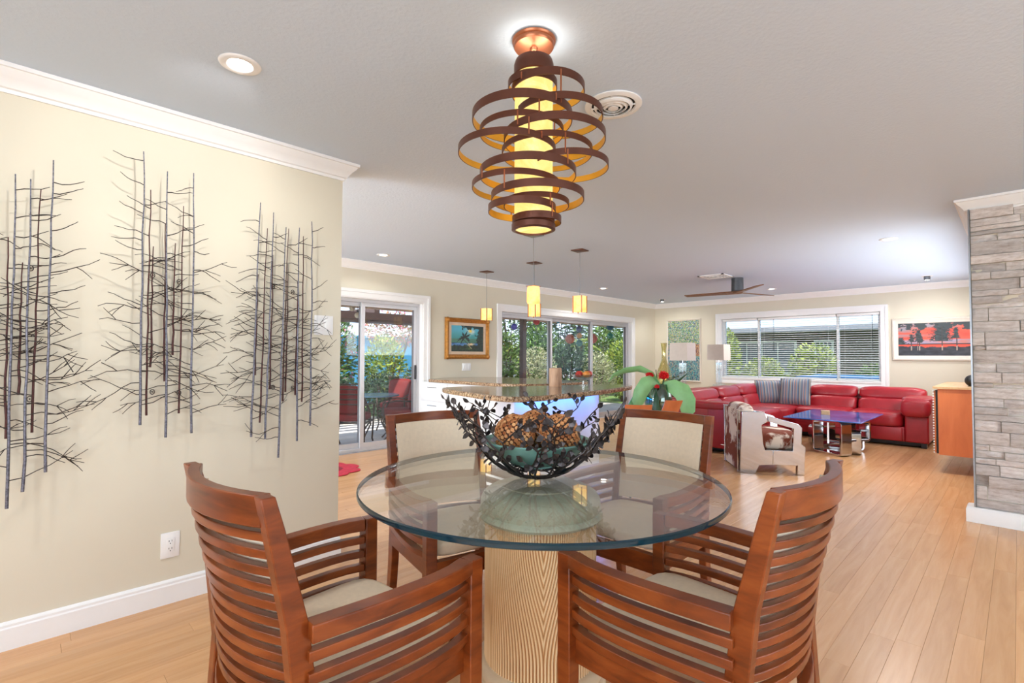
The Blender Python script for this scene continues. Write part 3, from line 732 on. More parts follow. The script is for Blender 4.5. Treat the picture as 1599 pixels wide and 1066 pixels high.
# ------------------------------------------------------------------ ring chandelier
HX, HY = 1.372, 1.281
ch = thing('chandelier', 'bronze chandelier of offset hoops round a glowing alabaster cylinder', 'chandelier', (HX, HY, 0))
t = NT('alabaster'); v = t.coord(); nz = t.noise(v, 9, 6, .65, 1.5); e = t.n('ShaderNodeEmission')
t.l(t.ramp(nz, [(.3, L((255, 204, 104))), (.55, L((255, 222, 136))), (.75, L((255, 238, 178)))]), e.inputs[0]); e.inputs[1].default_value = 1.2
t.l(e.outputs[0], t.out.inputs[0]); reg('alabaster', t)
MB().lathe([(.080, CEIL-.0005), (.084, CEIL-.004), (.082, CEIL-.012), (.078, CEIL-.015), (.078, CEIL-.024), (.074, CEIL-.03), (.001, CEIL-.032)], 48).build('canopy', 'bronze_copper', ch, 40)
m = MB(); m.lathe([(.016, CEIL-.032), (.013, CEIL-.042), (.006, CEIL-.046), (.001, CEIL-.047)], 20)
for q, zz in enumerate((2.386, 2.364)):
    m.tube([(.007*cos(a)*(q == 0), .007*cos(a)*(q == 1), zz+.015*sin(a)) for a in [2*pi*k/12 for k in range(12)]], .0022, 6, closed=True)
m.build('chain', 'bronze_copper', ch, 60)
MB().lathe([(.02, 2.345), (.064, 2.345), (.066, 2.357), (.071, 2.356), (.076, 2.34), (.076, 2.33), (.076, 2.30), (.072, 2.296), (.001, 2.296)], 48).build('top_cap', 'bronze', ch, 40)
MB().lathe([(.0725, 2.296), (.0725, 1.73), (.001, 1.729)], 48).build('shade', 'alabaster', ch, 40)
MB().lathe([(.0745, 1.762), (.081, 1.758), (.081, 1.738), (.077, 1.734), (.083, 1.728), (.083, 1.708), (.070, 1.704), (.068, 1.708), (.072, 1.73), (.0735, 1.76)], 48, cap=False).build('bottom_collar', 'bronze', ch, 40)
MB().lathe([(.070, 1.712), (.04, 1.7085), (.001, 1.708)], 40).build('diffuser', 'alabaster', ch, 60)
RINGS = [(328, 548, 335, 38, -.01), (345, 672, 350, 40, .0), (168, 616, 478, 44, .0), (362, 756, 462, 36, .015), (200, 580, 530, 30, .02), (310, 762, 575, 38, -.01),
         (107, 542, 632, 34, -.005), (300, 712, 618, 30, .03), (428, 780, 690, 32, .01), (205, 630, 738, 38, -.02), (166, 565, 775, 30, .03), (255, 667, 840, 38, -.01),
         (310, 606, 855, 28, .03), (242, 542, 893, 36, -.01), (352, 568, 938, 34, .0)]
PXM = 2.882*FPX/1.905
for k, (l_, r_, y_, bh, dep) in enumerate(RINGS):
    rad_ = (r_-l_)/2/PXM; cx = ((l_+r_)/2-444)/PXM; z = EYE+(556-(20+y_/2.882))/(FPX/1.905); hh = bh/PXM*.86
    c = CR*cx+CF*dep; m = MB(); n = 64; th = .0035
    m.cur = 0
    def rg(r, z): return [(c.x+r*cos(2*pi*i/n), c.y+r*sin(2*pi*i/n), z) for i in range(n)]
    vs = rg(rad_, z-hh/2)+rg(rad_, z+hh/2)+rg(rad_-th, z+hh/2)+rg(rad_-th, z-hh/2)
    for a in range(4):
        m.cur = 1 if a == 2 else 0; b_ = (a+1) % 4
        base = len(m.v) if a == 0 else base
        if a == 0: m.v += vs
        m.f += [(base+a*n+i, base+a*n+(i+1) % n, base+b_*n+(i+1) % n, base+b_*n+i) for i in range(n)]; m.mi += [m.cur]*n
    ho = m.build('hoop', ['bronze', 'gold_inside'], ch, 40)
    # pins that tie this hoop to the next
    if k < len(RINGS)-1:
        l2, r2_, y2, _, d2 = RINGS[k+1]; c2 = CR*(((l2+r2_)/2-444)/PXM)+CF*d2; R2 = (r2_-l2)/2/PXM; dd = (c2-c).length
        if dd > abs(rad_-R2) and dd < rad_+R2 and dd > 1e-4:
            a0 = (rad_**2-R2**2+dd*dd)/(2*dd); hq = sqrt(max(0, rad_**2-a0*a0)); ex = (c2-c)/dd; ey = Vector((-ex.y, ex.x, 0))
            z2 = EYE+(556-(20+y2/2.882))/(FPX/1.905)
            for sg in (-1, 1):
                p = c+ex*a0+ey*(hq*sg); MB().tube([(p.x, p.y, min(z, z2)-.006), (p.x, p.y, max(z, z2)+.006)], .003, 6).build('pin', 'bronze_copper', ch)
for a in (.9,): MB().tube([(.088*cos(a), .088*sin(a), 1.74), (.088*cos(a), .088*sin(a), 2.31)], .0028, 6).build('rod', 'bronze', ch)
emit('slot_glow', (255, 246, 230), 20)
MB().lathe([(.062, 2.3462), (.04, 2.3464)], 40, cap=False).build('uplight_slot', 'slot_glow', ch)

# ------------------------------------------------------------------ metal tree sculptures on the left wall
plain('tree_bark', (112, 112, 124), .45, .6, var=.55, nscale=110)
plain('tree_rust', (86, 52, 50), .45, .55, var=.35, nscale=60)
plain('twig_metal', (58, 50, 46), .45, .6, var=.2)
rt_ = random.Random(5)
def tree_art(trunks, label, half):
    xs = [q[0] for q in trunks]; cx = (min(xs)+max(xs))/2
    a = thing('metal_tree_sculpture', label, 'wall art', (cx, YL, 1.4), 0, 'metal tree wall sculptures'); x_lo, x_hi = min(xs)-cx-half, max(xs)-cx+half
    for (xt, zt, xb, zb, kind) in trunks:
        y = {0: -.075, 1: -.05, 2: -.03}[kind]; r0 = {0: .0048, 1: .004, 2: .0042}[kind]
        n = 10; path = []
        for i in range(n+1):
            w = i/n; path.append((xt-cx+(xb-xt)*w+rt_.uniform(-.003, .003), y+rt_.uniform(-.002, .002), zt-1.4+(zb-zt)*w))
        tr = MB().tube(path, [r0*(.5+.75*i/n) for i in range(n+1)], 7).build('trunk', 'tree_bark' if kind == 0 else 'tree_rust', a, 60)
        nb = int((zt-zb)*(14 if kind == 0 else 9))
        for q in range(nb):
            w = .03+.9*((q+rt_.random())/nb)**.85; i = int(w*n); p = Vector(path[i]).lerp(Vector(path[min(n, i+1)]), w*n-i)
            near_l = (p.x-x_lo) < (x_hi-p.x); sg = rt_.choice((-1, -1, 1) if near_l else (1, 1, -1))
            ln = rt_.uniform(.07, .14)*(1+.9*w*(w > .35)); bp = [p]; d = Vector((sg, rt_.uniform(-.12, .22), rt_.uniform(-.15, .5)))
            m = MB(); steps = rt_.randint(4, 6); curl = rt_.uniform(-.35, .45)
            for k in range(steps):
                bp.append(bp[-1]+d.normalized()*(ln/steps)); d.z += curl*.4+rt_.uniform(-.55, .55); d.y += rt_.uniform(-.12, .12)
                if abs(d.z) > .9: d.z *= .5
                if bp[-1].y > -.012: bp[-1].y = -.012; d.y = -.1
                if not x_lo+.02*sin(q*7) < bp[-1].x < x_hi-.02*sin(q*5): break
            steps = len(bp)-1; m.tube(bp, [.0024-.0011*k/steps for k in range(steps+1)], 5)
            if ln > .15 and steps > 2:
                for _ in range(rt_.randint(1, 2)):
                    j = rt_.randint(2, steps-1); d2 = (bp[j+1]-bp[j]).normalized(); d2.z += rt_.choice((-1, 1))*rt_.uniform(.5, 1.0); fp = [bp[j]]
                    for k in range(3):
                        fp.append(fp[-1]+d2.normalized()*.024); d2.z += rt_.uniform(-.4, .4)
                        if fp[-1].y > -.012: fp[-1].y = -.012
                    m.tube(fp, [.0018, .0016, .0014, .0012], 4)
            m.build('twig', 'twig_metal', tr, 60)
    for (hx, hz) in ((cx-.05, 1.62), (cx+.06, 1.6), (cx-.04, 1.05), (cx+.07, 1.04)):
        MB().tube([(hx-cx+.009*cos(2*pi*k/12), -.02, hz-1.4+.012*sin(2*pi*k/12)) for k in range(12)], .002, 5, closed=True).build('hanger_loop', 'twig_metal', a, 60)
        MB().tube([(hx-cx, -.001, hz-1.4), (hx-cx, -.03, hz-1.4)], .003, 6).build('wall_pin', 'twig_metal', a, 60)
tree_art([(-.085, 2.00, -.078, .92, 1), (-.035, 1.98, -.028, .60, 0), (-.052, 1.72, -.04, .88, 2), (.012, 1.97, .018, .66, 0), (-.008, 1.62, -.004, 1.06, 2), (.040, 1.94, .038, .90, 1), (.078, 2.07, .083, .73, 0), (-.16, 1.99, -.15, .74, 0), (-.12, 1.85, -.12, .95, 1)],
         'black metal birch tree sculpture at left picture edge on cream wall', .13)
tree_art([(.395, 2.20, .405, .90, 0), (.428, 2.03, .43, .94, 1), (.445, 1.76, .448, 1.17, 2), (.488, 2.13, .51, .83, 0), (.492, 1.88, .505, 1.1, 2), (.535, 1.79, .537, 1.23, 2), (.562, 1.98, .567, .94, 1), (.602, 2.15, .613, .84, 0)],
         'black metal birch tree sculpture in the middle of the three', .145)
tree_art([(.915, 2.07, .892, .79, 0), (.925, 1.68, .92, 1.12, 2), (.962, 1.94, .945, .86, 1), (.99, 2.03, .965, .77, 0), (1.005, 1.80, 1.0, 1.04, 2), (1.055, 1.96, 1.035, .66, 0), (1.08, 1.96, 1.06, .97, 1), (1.09, 1.76, 1.085, 1.02, 2), (1.13, 1.97, 1.135, .74, 0), (1.145, 1.66, 1.14, 1.0, 2), (1.165, 1.93, 1.17, .96, 1), (1.205, 2.02, 1.215, .82, 0)],
         'black metal birch tree sculpture nearest the wall end and light switch', .12)

# ------------------------------------------------------------------ kitchen counters and bar
t = NT('granite'); v = t.coord(); n1 = t.noise(v, 60, 5, .75); n2 = t.noise(v, 26, 4, .7)
c1 = t.ramp(n1, [(.38, L((46, 32, 26))), (.47, L((126, 94, 70))), (.57, L((186, 158, 126))), (.68, L((222, 206, 182)))])
t.principled(t.mix(t.ramp(n2, [(.5, (0, 0, 0, 1)), (.66, (.7, .7, .7, 1))]), c1, L((176, 140, 104))), .12, 0); reg('granite', t)
CH = .915
def smooth_poly(pts, it=2):
    for _ in range(it):
        q = []
        for i in range(len(pts)):
            a, b = Vector(pts[i]), Vector(pts[(i+1) % len(pts)]); q += [tuple(a*.75+b*.25), tuple(a*.25+b*.75)]
        pts = q
    return pts
bar_poly = [(3.08, 4.10), (2.93, 3.98), (2.80, 3.45), (2.69, 3.0), (2.72, 2.72), (3.0, 2.67), (3.5, 2.70), (3.95, 2.77), (4.4, 2.87), (4.75, 2.95), (4.92, 3.08), (4.84, 3.30), (4.4, 3.5), (3.9, 3.62), (3.55, 3.75), (3.42, 4.02)]
bc = thing('bar_counter', 'curved granite bar counter with a blue-lit front behind the basket', 'counter', (3.5, 3.2, 0))
sp = [(x-3.5, y-3.2) for x, y in smooth_poly(bar_poly)]
soft(MB().prism(sp, CH-.045, CH).build('granite_top', 'granite', bc, 40), .012, 3)
ins = []
cxy = Vector((.1, .2))
body = [(-.52, .66), (-.60, .2), (-.66, -.12), (-.55, -.23), (0, -.22), (.45, -.17), (.86, -.08), (.95, .02), (.5, .2), (.2, .3), (.0, .5), (-.15, .72)]
MB().prism(body, .09, CH-.046).build('bar_body', 'white_lacquer', bc, 30)
MB().prism([(x*.95, y*.95+.01) for x, y in body], 0, .09).build('toe_kick', 'white_lacquer', bc, 30)
emit('led_blue', (20, 120, 255), 150)
for i, (a, b_) in enumerate((((-.55, -.23), (0, -.22)), ((0, -.22), (.45, -.17)), ((.45, -.17), (.80, -.09)))):
    d = Vector((b_[0]-a[0], b_[1]-a[1])); nn = Vector((d.y, -d.x)).normalized(); c = (Vector(a)+Vector(b_))/2+nn*.06
    M = T(c.x, c.y, CH-.052) @ RZ(atan2(d.y, d.x))
    MB().box((0, 0, 0), (d.length*.94, .012, .006), M).build('led_strip', 'led_blue', bc)
rc = thing('kitchen_counter', 'granite topped white drawer counter running to the garden wall', 'counter', (4.6, 4.8, 0))
soft(MB().prism(smooth_poly([(-.63, 1.075), (-.64, .2), (-.66, -.5), (-.52, -.85), (-.2, -1.0), (.6, -1.0), (.66, -.6), (.66, 1.075)], 1), CH-.042, CH-.002).build('granite_top', 'granite', rc, 40), .01, 3)
MB().span(-.60, .60, -.8, 1.08, .1, CH-.043).build('cabinet_body', 'white_lacquer', rc)
MB().span(-.54, .54, -.75, 1.08, 0, .1).build('toe_kick', 'white_lacquer', rc)
for c0 in (-.78, -.16, .46):
    for z0, z1 in ((.12, .36), (.37, .61), (.62, .855)):
        dw = MB().rbox((-.608, c0+.305, (z0+z1)/2), (.018, .59, z1-z0), .004).build('drawer', 'white_lacquer', rc)
        MB().tube([(-.64, c0+.2, z1-.05), (-.64, c0+.41, z1-.05)], .005, 8).build('drawer_pull', 'chrome', dw)
kb = thing('wooden_block', 'pale wooden cylinder block standing on the bar counter', 'wood block', (4.03, 3.44, CH))
wood('log_wood', (150, 110, 84), (190, 150, 120), (206, 172, 142), rough=.6, scale=(9, 9, 1.5), random_amt=0)
MB().lathe([(.064, 0), (.066, .01), (.066, .185), (.062, .192), (.001, .192)], 28).build('block_body', 'log_wood', kb, 40)
fbw = thing('glass_compote', 'clear glass footed bowl of fruit beside the wooden block', 'bowl', (4.38, 3.34, CH))
MB().lathe([(.05, 0), (.05, .006), (.012, .012), (.012, .05), (.05, .06), (.11, .085), (.135, .12), (.13, .12), (.105, .092), (.05, .068), (.001, .064)], 36).build('glass_bowl', 'crystal', fbw, 50)
for k, (dx, dy, c, nm) in enumerate(((-.05, .02, (206, 60, 50), 'apple'), (.03, .055, (232, 180, 60), 'lemon'), (.06, -.03, (214, 84, 80), 'apple'), (-.025, -.062, (222, 140, 60), 'orange'))):
    plain('fruit%d' % k, c, .4, var=.1)
    f = thing(nm, {'apple': ('red apple at left in the glass compote' if k == 0 else 'pinkish apple at right in the glass compote'), 'lemon': 'yellow lemon in the glass compote', 'orange': 'orange fruit in front in glass compote'}[nm], 'fruit', (4.38+dx, 3.34+dy, CH+.088), 0, 'fruit in the compote')
    MB().lathe([(.006, .066), (.02, .069), (.036, .052), (.041, .034), (.034, .012), (.016, .001), (.001, .002)] if nm != 'lemon' else [(.002, .072), (.012, .064), (.03, .048), (.034, .034), (.028, .016), (.01, .003), (.001, 0)], 20).build('fruit_body', 'fruit%d' % k, f, 60)
    MB().tube([(0, 0, .064), (.003, 0, .078)], .0016, 5).build('stem', 'bark_core', f)

# ------------------------------------------------------------------ pendants over the bar
def pendant(x, y, z0, z1, label, rz=.12, big=False):
    p = thing('pendant_lamp', label, 'pendant lamp', (x, y, CEIL), rz, 'pendant lamps over the bar'); s = .088
    MB().rbox((0, 0, -.006), (.15, .15, .011), .003).build('canopy', 'brushed_steel' if big else 'bronze', p)
    MB().tube([(0, 0, -.011), (0, 0, z1-CEIL)], .0025, 6).build('cord', 'grey_metal', p)
    t0, t1 = z0-CEIL, z1-CEIL
    if big: MB().lathe([(.058, t0), (.066, t0+.02), (.064, t1-.03), (.058, t1), (.001, t1)], 28).build('shade', 'pendant_glow', p, 50)
    else:
        for q in range(4):
            MB().rbox((0, s*.62, (t0+t1)/2), (s*1.1, .007, t1-t0), .002, M=RZ(q*pi/2)).build('glass_panel', 'pendant_glow', p)
            MB().box((s*.64, s*.64, (t0+t1)/2-.005), (.01, .01, t1-t0+.012), RZ(q*pi/2)).build('corner_post', 'bronze_copper', p)
    MB().rbox((0, 0, t1-.004 if not big else t1+.004), (s*1.24, s*1.24, .006), .002).build('shade_top', 'bronze_copper', p)
t = NT('pendant_glow'); v = t.coord(); nz = t.noise(v, 14, 4, .6); e = t.n('ShaderNodeEmission')
t.l(t.ramp(nz, [(.3, L((255, 190, 100))), (.7, L((255, 226, 150)))]), e.inputs[0]); e.inputs[1].default_value = 1.5; t.l(e.outputs[0], t.out.inputs[0]); reg('pendant_glow', t)
pendant(4.72, 5.32, 1.745, 1.91, 'amber square pendant lamp farthest left, beside the gold framed painting')
pendant(4.70, 4.37, 1.745, 1.91, 'amber square pendant lamp hanging partly hidden under the rounded one')
pendant(4.50, 3.48, 1.735, 1.915, 'amber square pendant lamp farthest right before the garden door')
pendant(3.60, 3.36, 1.75, 1.92, 'rounded amber pendant lamp hanging directly below the chandelier', big=True)

# ------------------------------------------------------------------ bar stool and flower arrangement
st = thing('bar_stool', 'orange bentwood bar stool with split back before the bar', 'stool', (3.86, 2.30, 0), rad(44.5))
# local +X points away from the camera line, -X toward it
MB().superbox((0, 0, .675), (.40, .42, .05), 4, 6).build('seat', 'cognac', st, 60) if 'cognac' in MATS else (plain('cognac', (150, 82, 66), .4, var=.08), MB().superbox((0, 0, .675), (.40, .42, .05), 4, 6).build('seat', 'cognac', st, 60))
def bent_panel(y0, y1, z0, z1, lean, skew):
    m = MB(); n = 6; vs = []
    for f in (0, 1):
        for i in range(n+1):
            for k in (0, 1):
                w = i/n; y = y0+(y1-y0)*w+skew*k; x = -.19-.03*sin(pi*w)-lean*k+(.014 if f else 0); vs.append((x, y, (z0, z1)[k]))
    q = lambda f, i, k: f*(n+1)*2+i*2+k; fs = []
    for i in range(n):
        fs += [(q(0, i, 0), q(0, i+1, 0), q(0, i+1, 1), q(0, i, 1)), (q(1, i, 0), q(1, i, 1), q(1, i+1, 1), q(1, i+1, 0)), (q(0, i, 1), q(0, i+1, 1), q(1, i+1, 1), q(1, i, 1)), (q(0, i, 0), q(1, i, 0), q(1, i+1, 0), q(0, i+1, 0))]
    fs += [(q(0, 0, 0), q(0, 0, 1), q(1, 0, 1), q(1, 0, 0)), (q(0, n, 0), q(1, n, 0), q(1, n, 1), q(0, n, 1))]
    return m.add(vs, fs)
bent_panel(.215, -.01, .69, .835, .05, -.012).build('back_panel', 'orange_wood', st, 40)
bent_panel(-.075, -.215, .69, .875, .07, -.05).build('back_panel', 'orange_wood', st, 40)
for a in (.8, 2.35, 3.95, 5.5):
    MB().tube([(.15*cos(a), .15*sin(a), .655), (.2*cos(a), .2*sin(a), 0)], .009, 8).build('leg', 'dark_metal', st)
MB().tube([(.175*cos(2*pi*k/24), .175*sin(2*pi*k/24), .3) for k in range(24)], .007, 6, closed=True).build('foot_ring', 'dark_metal', st)
ps = thing('plant_stand', 'round pedestal stand holding the green vase beside the bar', 'stand', (4.42, 2.46, 0))
MB().lathe([(.17, 0), (.17, .02), (.04, .04), (.03, .3), (.04, .60), (.18, .62), (.18, .645), (.001, .645)], 32).build('stand_body', 'walnut', ps, 40)
fa = thing('flower_arrangement', 'green glass vase with red tropical flowers and broad drooping leaves', 'flowers', (4.42, 2.46, .6455), rad(45.5))
# local frame: -Y is to the right in the picture, -X toward the camera
vz = MB().lathe([(.07, 0), (.11, .05), (.132, .14), (.12, .23), (.09, .30), (.085, .32), (.078, .32), (.083, .3), (.112, .23), (.124, .14), (.1, .055), (.001, .012)], 40).build('vase', 'green_glass', fa, 60)
plain('leaf_broad', (136, 190, 128), .4, var=.1, nscale=14, Subsurface_Weight=0.0)
plain('leaf_dark', (28, 74, 48), .4, var=.35, nscale=30)
plain('bloom_red', (214, 26, 30), .5, var=.2, nscale=60)
plain('filler_stem', (90, 100, 84), .6)
def broad_leaf(path, widths, name='broad_leaf', mat='leaf_broad', flat=Vector((0, 1, 0)), fold=.25):
    P = [Vector(p) for p in path]; n = len(P); vs = []
    for i in range(n):
        t_ = (P[min(i+1, n-1)]-P[max(i-1, 0)]).normalized(); sd = (flat-t_*flat.dot(t_)).normalized(); nn = t_.cross(sd)
        w = widths[i]; q = [P[i]-sd*w+nn*w*fold, P[i]-sd*w*.5+nn*w*fold*.3, P[i], P[i]+sd*w*.5+nn*w*fold*.3, P[i]+sd*w+nn*w*fold]
        vs += q+[p+nn*.0025 for p in q]
    fs = []
    for i in range(n-1):
        for k in range(4):
            a = i*10+k; b = (i+1)*10+k; fs += [(a, a+1, b+1, b), (a+5, b+5, b+6, a+6)]
        a = i*10; b = a+10; fs += [(a, b, b+5, a+5), (a+4, a+9, b+9, b+4)]
    fs += [tuple(range(5))+tuple(range(9, 4, -1)), tuple((n-1)*10+k for k in range(5))[::-1]+tuple((n-1)*10+k for k in range(5, 10))]
    m = MB().add(vs, fs); o = m.build(name, mat, fa, 60); return o
# camera right is local (0,-1): helper P(right, up, toward camera)
def Q(r, u, c=0): return (-c, -r, u)
flatc = Vector((0, 1, 0)); 
broad_leaf([Q(.02, .30), Q(-.08, .42, .03), Q(-.2, .46, .05), Q(-.34, .44, .06), Q(-.44, .40, .06), Q(-.5, .34, .06)], [.008, .03, .05, .05, .035, .004], flat=Vector((-.8, 0, .6)))
broad_leaf([Q(.0, .32, .03), Q(-.07, .36, .08), Q(-.14, .33, .12), Q(-.2, .24, .13), Q(-.23, .15, .13), Q(-.24, .09, .12)], [.02, .06, .075, .075, .06, .01], flat=Vector((-.2, .8, .6)))
broad_leaf([Q(.03, .31, .03), Q(.11, .30, .08), Q(.19, .26, .10), Q(.235, .17, .11), Q(.245, .07, .10), Q(.235, -.0, .09)], [.03, .07, .085, .08, .065, .012], flat=Vector((-.2, -.8, .6)))
broad_leaf([Q(-.03, .28, .08), Q(-.05, .2, .13), Q(-.06, .1, .145), Q(-.055, .03, .145)], [.01, .035, .035, .006], 'dark_leaf', 'leaf_dark', flat=Vector((-.3, 1, 0)))
broad_leaf([Q(-.24, .2, .05), Q(-.275, .12, .07), Q(-.29, .05, .07)], [.02, .035, .006], flat=Vector((-.3, 1, 0)))
broad_leaf([Q(.12, .3, -.03), Q(.22, .36, -.05), Q(.3, .42, -.06)], [.008, .014, .003], 'dark_leaf', 'leaf_dark', flat=Vector((-.5, .6, .6)))
rf = random.Random(9)
def bloom(c, r):
    m = MB(); C = Vector(c)
    for i in range(60):
        zz = 1-1.5*(i+.5)/60; a = i*2.4; s_ = sqrt(max(0, 1-zz*zz)); d = Vector((s_*cos(a), s_*sin(a), zz))
        m.tube([C+d*r*.25, C+d*r*.7, C+d*r*rf.uniform(.9, 1.08)], [r*.05, r*.14, r*.02], 5)
    m.sphere(c, r*.6, 12, 8); m.build('bloom', 'bloom_red', fa, 60); MB().tube([(c[0], c[1], c[2]-r*.5), (c[0]*.4, c[1]*.4, .2)], .006, 6).build('flower_stem', 'leaf_dark', fa)
bloom(Q(.035, .40, .05), .055); bloom(Q(-.09, .41, .02), .045); bloom(Q(-.05, .30, .12), .026)
m = MB()
for k in range(9):
    a = rf.uniform(-.05, .05); m.tube([Q(.06, .3, 0), Q(.1+a, .36, -.02), Q(.13+a*2, .36+rf.uniform(0, .05), -.03)], .0025, 4); m.sphere(Q(.13+a*2, .37+rf.uniform(-.02, .05), -.03), .009, 8, 6)
m.build('filler_sprig', 'filler_stem', fa, 60)
MB().tube([Q(-.01, .3), Q(-.03, .46, .02)], .004, 6).build('flower_stem', 'leaf_dark', fa)

# ------------------------------------------------------------------ red sectional sofa
sf = thing('sectional_sofa', 'red leather corner sofa under the blind-covered window', 'sofa', (8.0, 2.4, 0))
SX, SY = 8.0, 2.4
def cush(name, x0, x1, y0, y1, z0, z1, n=5, lean=(0, 0), bulge=0, cuts=7):
    c = ((x0+x1)/2-SX, (y0+y1)/2-SY, (z0+z1)/2); h = (z1-z0)
    def fn(p):
        w = p.z/h; p.x += lean[0]*w; p.y += lean[1]*w
        k = fbm((p.x+c[0])*5, (p.y+c[1])*5, p.z*5)*.006; p.z += k; return p
    return MB().superbox(c, (x1-x0, y1-y0, h), n, cuts, fn=fn).build(name, 'red_leather', sf, 60)
def sbox(name, x0, x1, y0, y1, z0, z1, mat='red_leather', b=.015):
    return MB().rbox(((x0+x1)/2-SX, (y0+y1)/2-SY, (z0+z1)/2), (x1-x0, y1-y0, z1-z0), b, 3).build(name, mat, sf, 40)
# left run, seats facing -Y
sbox('base', 6.42, 9.75, 2.60, 3.42, .07, .27); sbox('base', 8.72, 9.75, 1.12, 2.60, .07, .27)
a_ = sbox('end_panel', 6.34, 6.52, 2.56, 3.44, .07, .585, b=.02)
MB().box((6.339-SX, 2.63-SY, .125), (.003, .07, .012)).build('metal_tag', 'chrome', a_)
MB().box((6.3385-SX, 2.83-SY, .325), (.003, .004, .48)).build('seam', 'bark_core', a_)
cush('arm_roll', 6.33, 6.62, 2.52, 3.42, .545, .655, 6)
for x0, x1 in ((6.62, 7.55), (7.56, 8.35)): cush('seat_cushion', x0, x1, 2.54, 3.30, .25, .46, 7)
cush('seat_cushion', 8.36, 9.45, 2.50, 3.30, .25, .46, 7)
for x0, x1 in ((6.60, 7.54), (7.56, 8.34), (8.36, 9.28)):
    cush('back_cushion', x0, x1, 3.08, 3.36, .40, .63, 5, (0, .07)); hd = cush('headrest', x0-.12 if x0 < 6.7 else x0, x1, 3.15, 3.40, .60, .775, 4, (0, .06))
sbox('back_frame', 6.45, 9.6, 3.36, 3.46, .2, .66)
cush('back_cushion', 9.20, 9.55, 2.85, 3.35, .40, .64, 5); cush('headrest', 9.18, 9.56, 2.80, 3.40, .60, .775, 4)
# right run, seats facing -X
for y0, y1 in ((1.80, 2.50), (1.14, 1.79)): cush('seat_cushion', 8.68, 9.45, y0, y1, .25, .46, 7)
for y0, y1 in ((2.46, 2.84), (1.78, 2.44), (.94, 1.76)):
    cush('back_cushion', 9.20, 9.48, max(y0, 1.1), y1, .40, .63, 5, (.07, 0)); cush('headrest', 9.27, 9.53, y0, y1, .60, .79, 4, (.05, 0))
sbox('back_frame', 9.48, 9.6, .85, 3.4, .2, .66)
for y0, y1 in ((1.80, 2.50), (1.14, 1.79)): sbox('front_panel', 8.695, 8.73, y0+.006, y1-.006, .075, .262)
sbox('front_panel', 6.63, 8.69, 2.57, 2.61, .075, .262)
# padded arm at the right end
def arm_prof():
    m = MB(); pts = [(8.70, .07), (8.70, .30), (8.73, .50), (8.76, .56), (8.80, .60), (9.45, .60), (9.45, .07)]
    n = len(pts); m.add([(x-SX, .86-SY, z) for x, z in pts]+[(x-SX, 1.12-SY, z) for x, z in pts], [tuple(range(n))[::-1], tuple(range(n, 2*n))]+[(i, (i+1) % n, n+(i+1) % n, n+i) for i in range(n)]); return m
soft(arm_prof().build('arm', 'red_leather', sf, 40), .02, 3)
cush('arm_roll', 8.66, 9.42, .82, 1.16, .575, .69, 5)
cush('arm_roll', 8.635, 8.80, .83, 1.16, .42, .67, 4)
for x, y in ((6.42, 2.62), (6.42, 3.38), (8.76, .92), (9.5, .92), (9.5, 3.35), (8.6, 2.65)): sbox('foot', x-.04, x+.04, y-.03, y+.03, 0, .07, 'dark_metal', .003)
for x0, x1, y0, y1 in ((6.5, 9.7, 2.66, 3.4), (8.78, 9.7, .95, 2.66)): sbox('plinth', x0, x1, y0, y1, .015, .07, 'black_plastic', .002)

# striped pillows
t = NT('stripes'); tc = t.n('ShaderNodeTexCoord'); sx = t.n('ShaderNodeSeparateXYZ'); t.l(tc.outputs['Object'], sx.inputs[0])
mu = t.n('ShaderNodeMath', operation='MULTIPLY'); mu.inputs[1].default_value = 7.5; t.l(sx.outputs[0], mu.inputs[0])
fr = t.n('ShaderNodeMath', operation='FRACT'); t.l(mu.outputs[0], fr.inputs[0])
r = t.n('ShaderNodeValToRGB'); r.color_ramp.interpolation = 'CONSTANT'; el = r.color_ramp.elements
st_ = [(0, (98, 116, 138)), (.14, (156, 126, 112)), (.24, (118, 134, 150)), (.38, (76, 92, 114)), (.5, (164, 146, 128)), (.6, (120, 136, 146)), (.74, (96, 90, 106)), (.84, (140, 156, 166)), (.93, (172, 122, 104))]
while len(el) < len(st_): el.new(.5)
for e_, (p, c) in zip(el, st_): e_.position = p; e_.color = L(c)
t.l(fr.outputs[0], r.inputs[0]); t.principled(r.outputs[0], .8, 0); reg('stripes', t)
def pillow(x, y, z, rz, tilt, label, w=.44):
    p = thing('throw_pillow', label, 'pillow', (x, y, z), rz, 'striped pillows on the sofa')
    m = MB(); n = 10; vs = []
    for f in (1, -1):
        for j in range(n+1):
            for i in range(n+1):
                u, v = -1+2*i/n, -1+2*j/n; th = .075*sqrt(max(0, (1-u**4)*(1-v**4)))**.8
                vs.append((u*w/2*(1-.06*(1-v*v)*0-.05*(1-abs(v))*abs(u)), -f*th, v*w/2*(1-.05*(1-abs(u))*abs(v))))
    g_ = (n+1)**2; fs = []
    for f in (0, 1):
        for j in range(n):
            for i in range(n): q = (f*g_+j*(n+1)+i, f*g_+j*(n+1)+i+1, f*g_+(j+1)*(n+1)+i+1, f*g_+(j+1)*(n+1)+i); fs.append(q if f == 0 else q[::-1])
    M = T(0, 0, w/2*cos(tilt)+.005) @ RX(-tilt)
    m.add(vs, fs, M).build('cover', 'stripes', p, 80)
    c = [((-1)*w/2, 0, -w/2), (w/2, 0, -w/2), (w/2, 0, w/2), (-w/2, 0, w/2)]
    MB().tube([M @ Vector(q) for q in c], .004, 5, closed=True).build('piping', 'stripes', p, 60)
# local -Y is the pillow's front
pillow(9.05, 2.58, .462, rad(-90)+.15, rad(22), 'blue brown striped pillow in front, facing on the red sofa')
pillow(9.05, 2.99, .462, rad(-60), rad(24), 'blue brown striped pillow behind, turned in the sofa corner', .40)

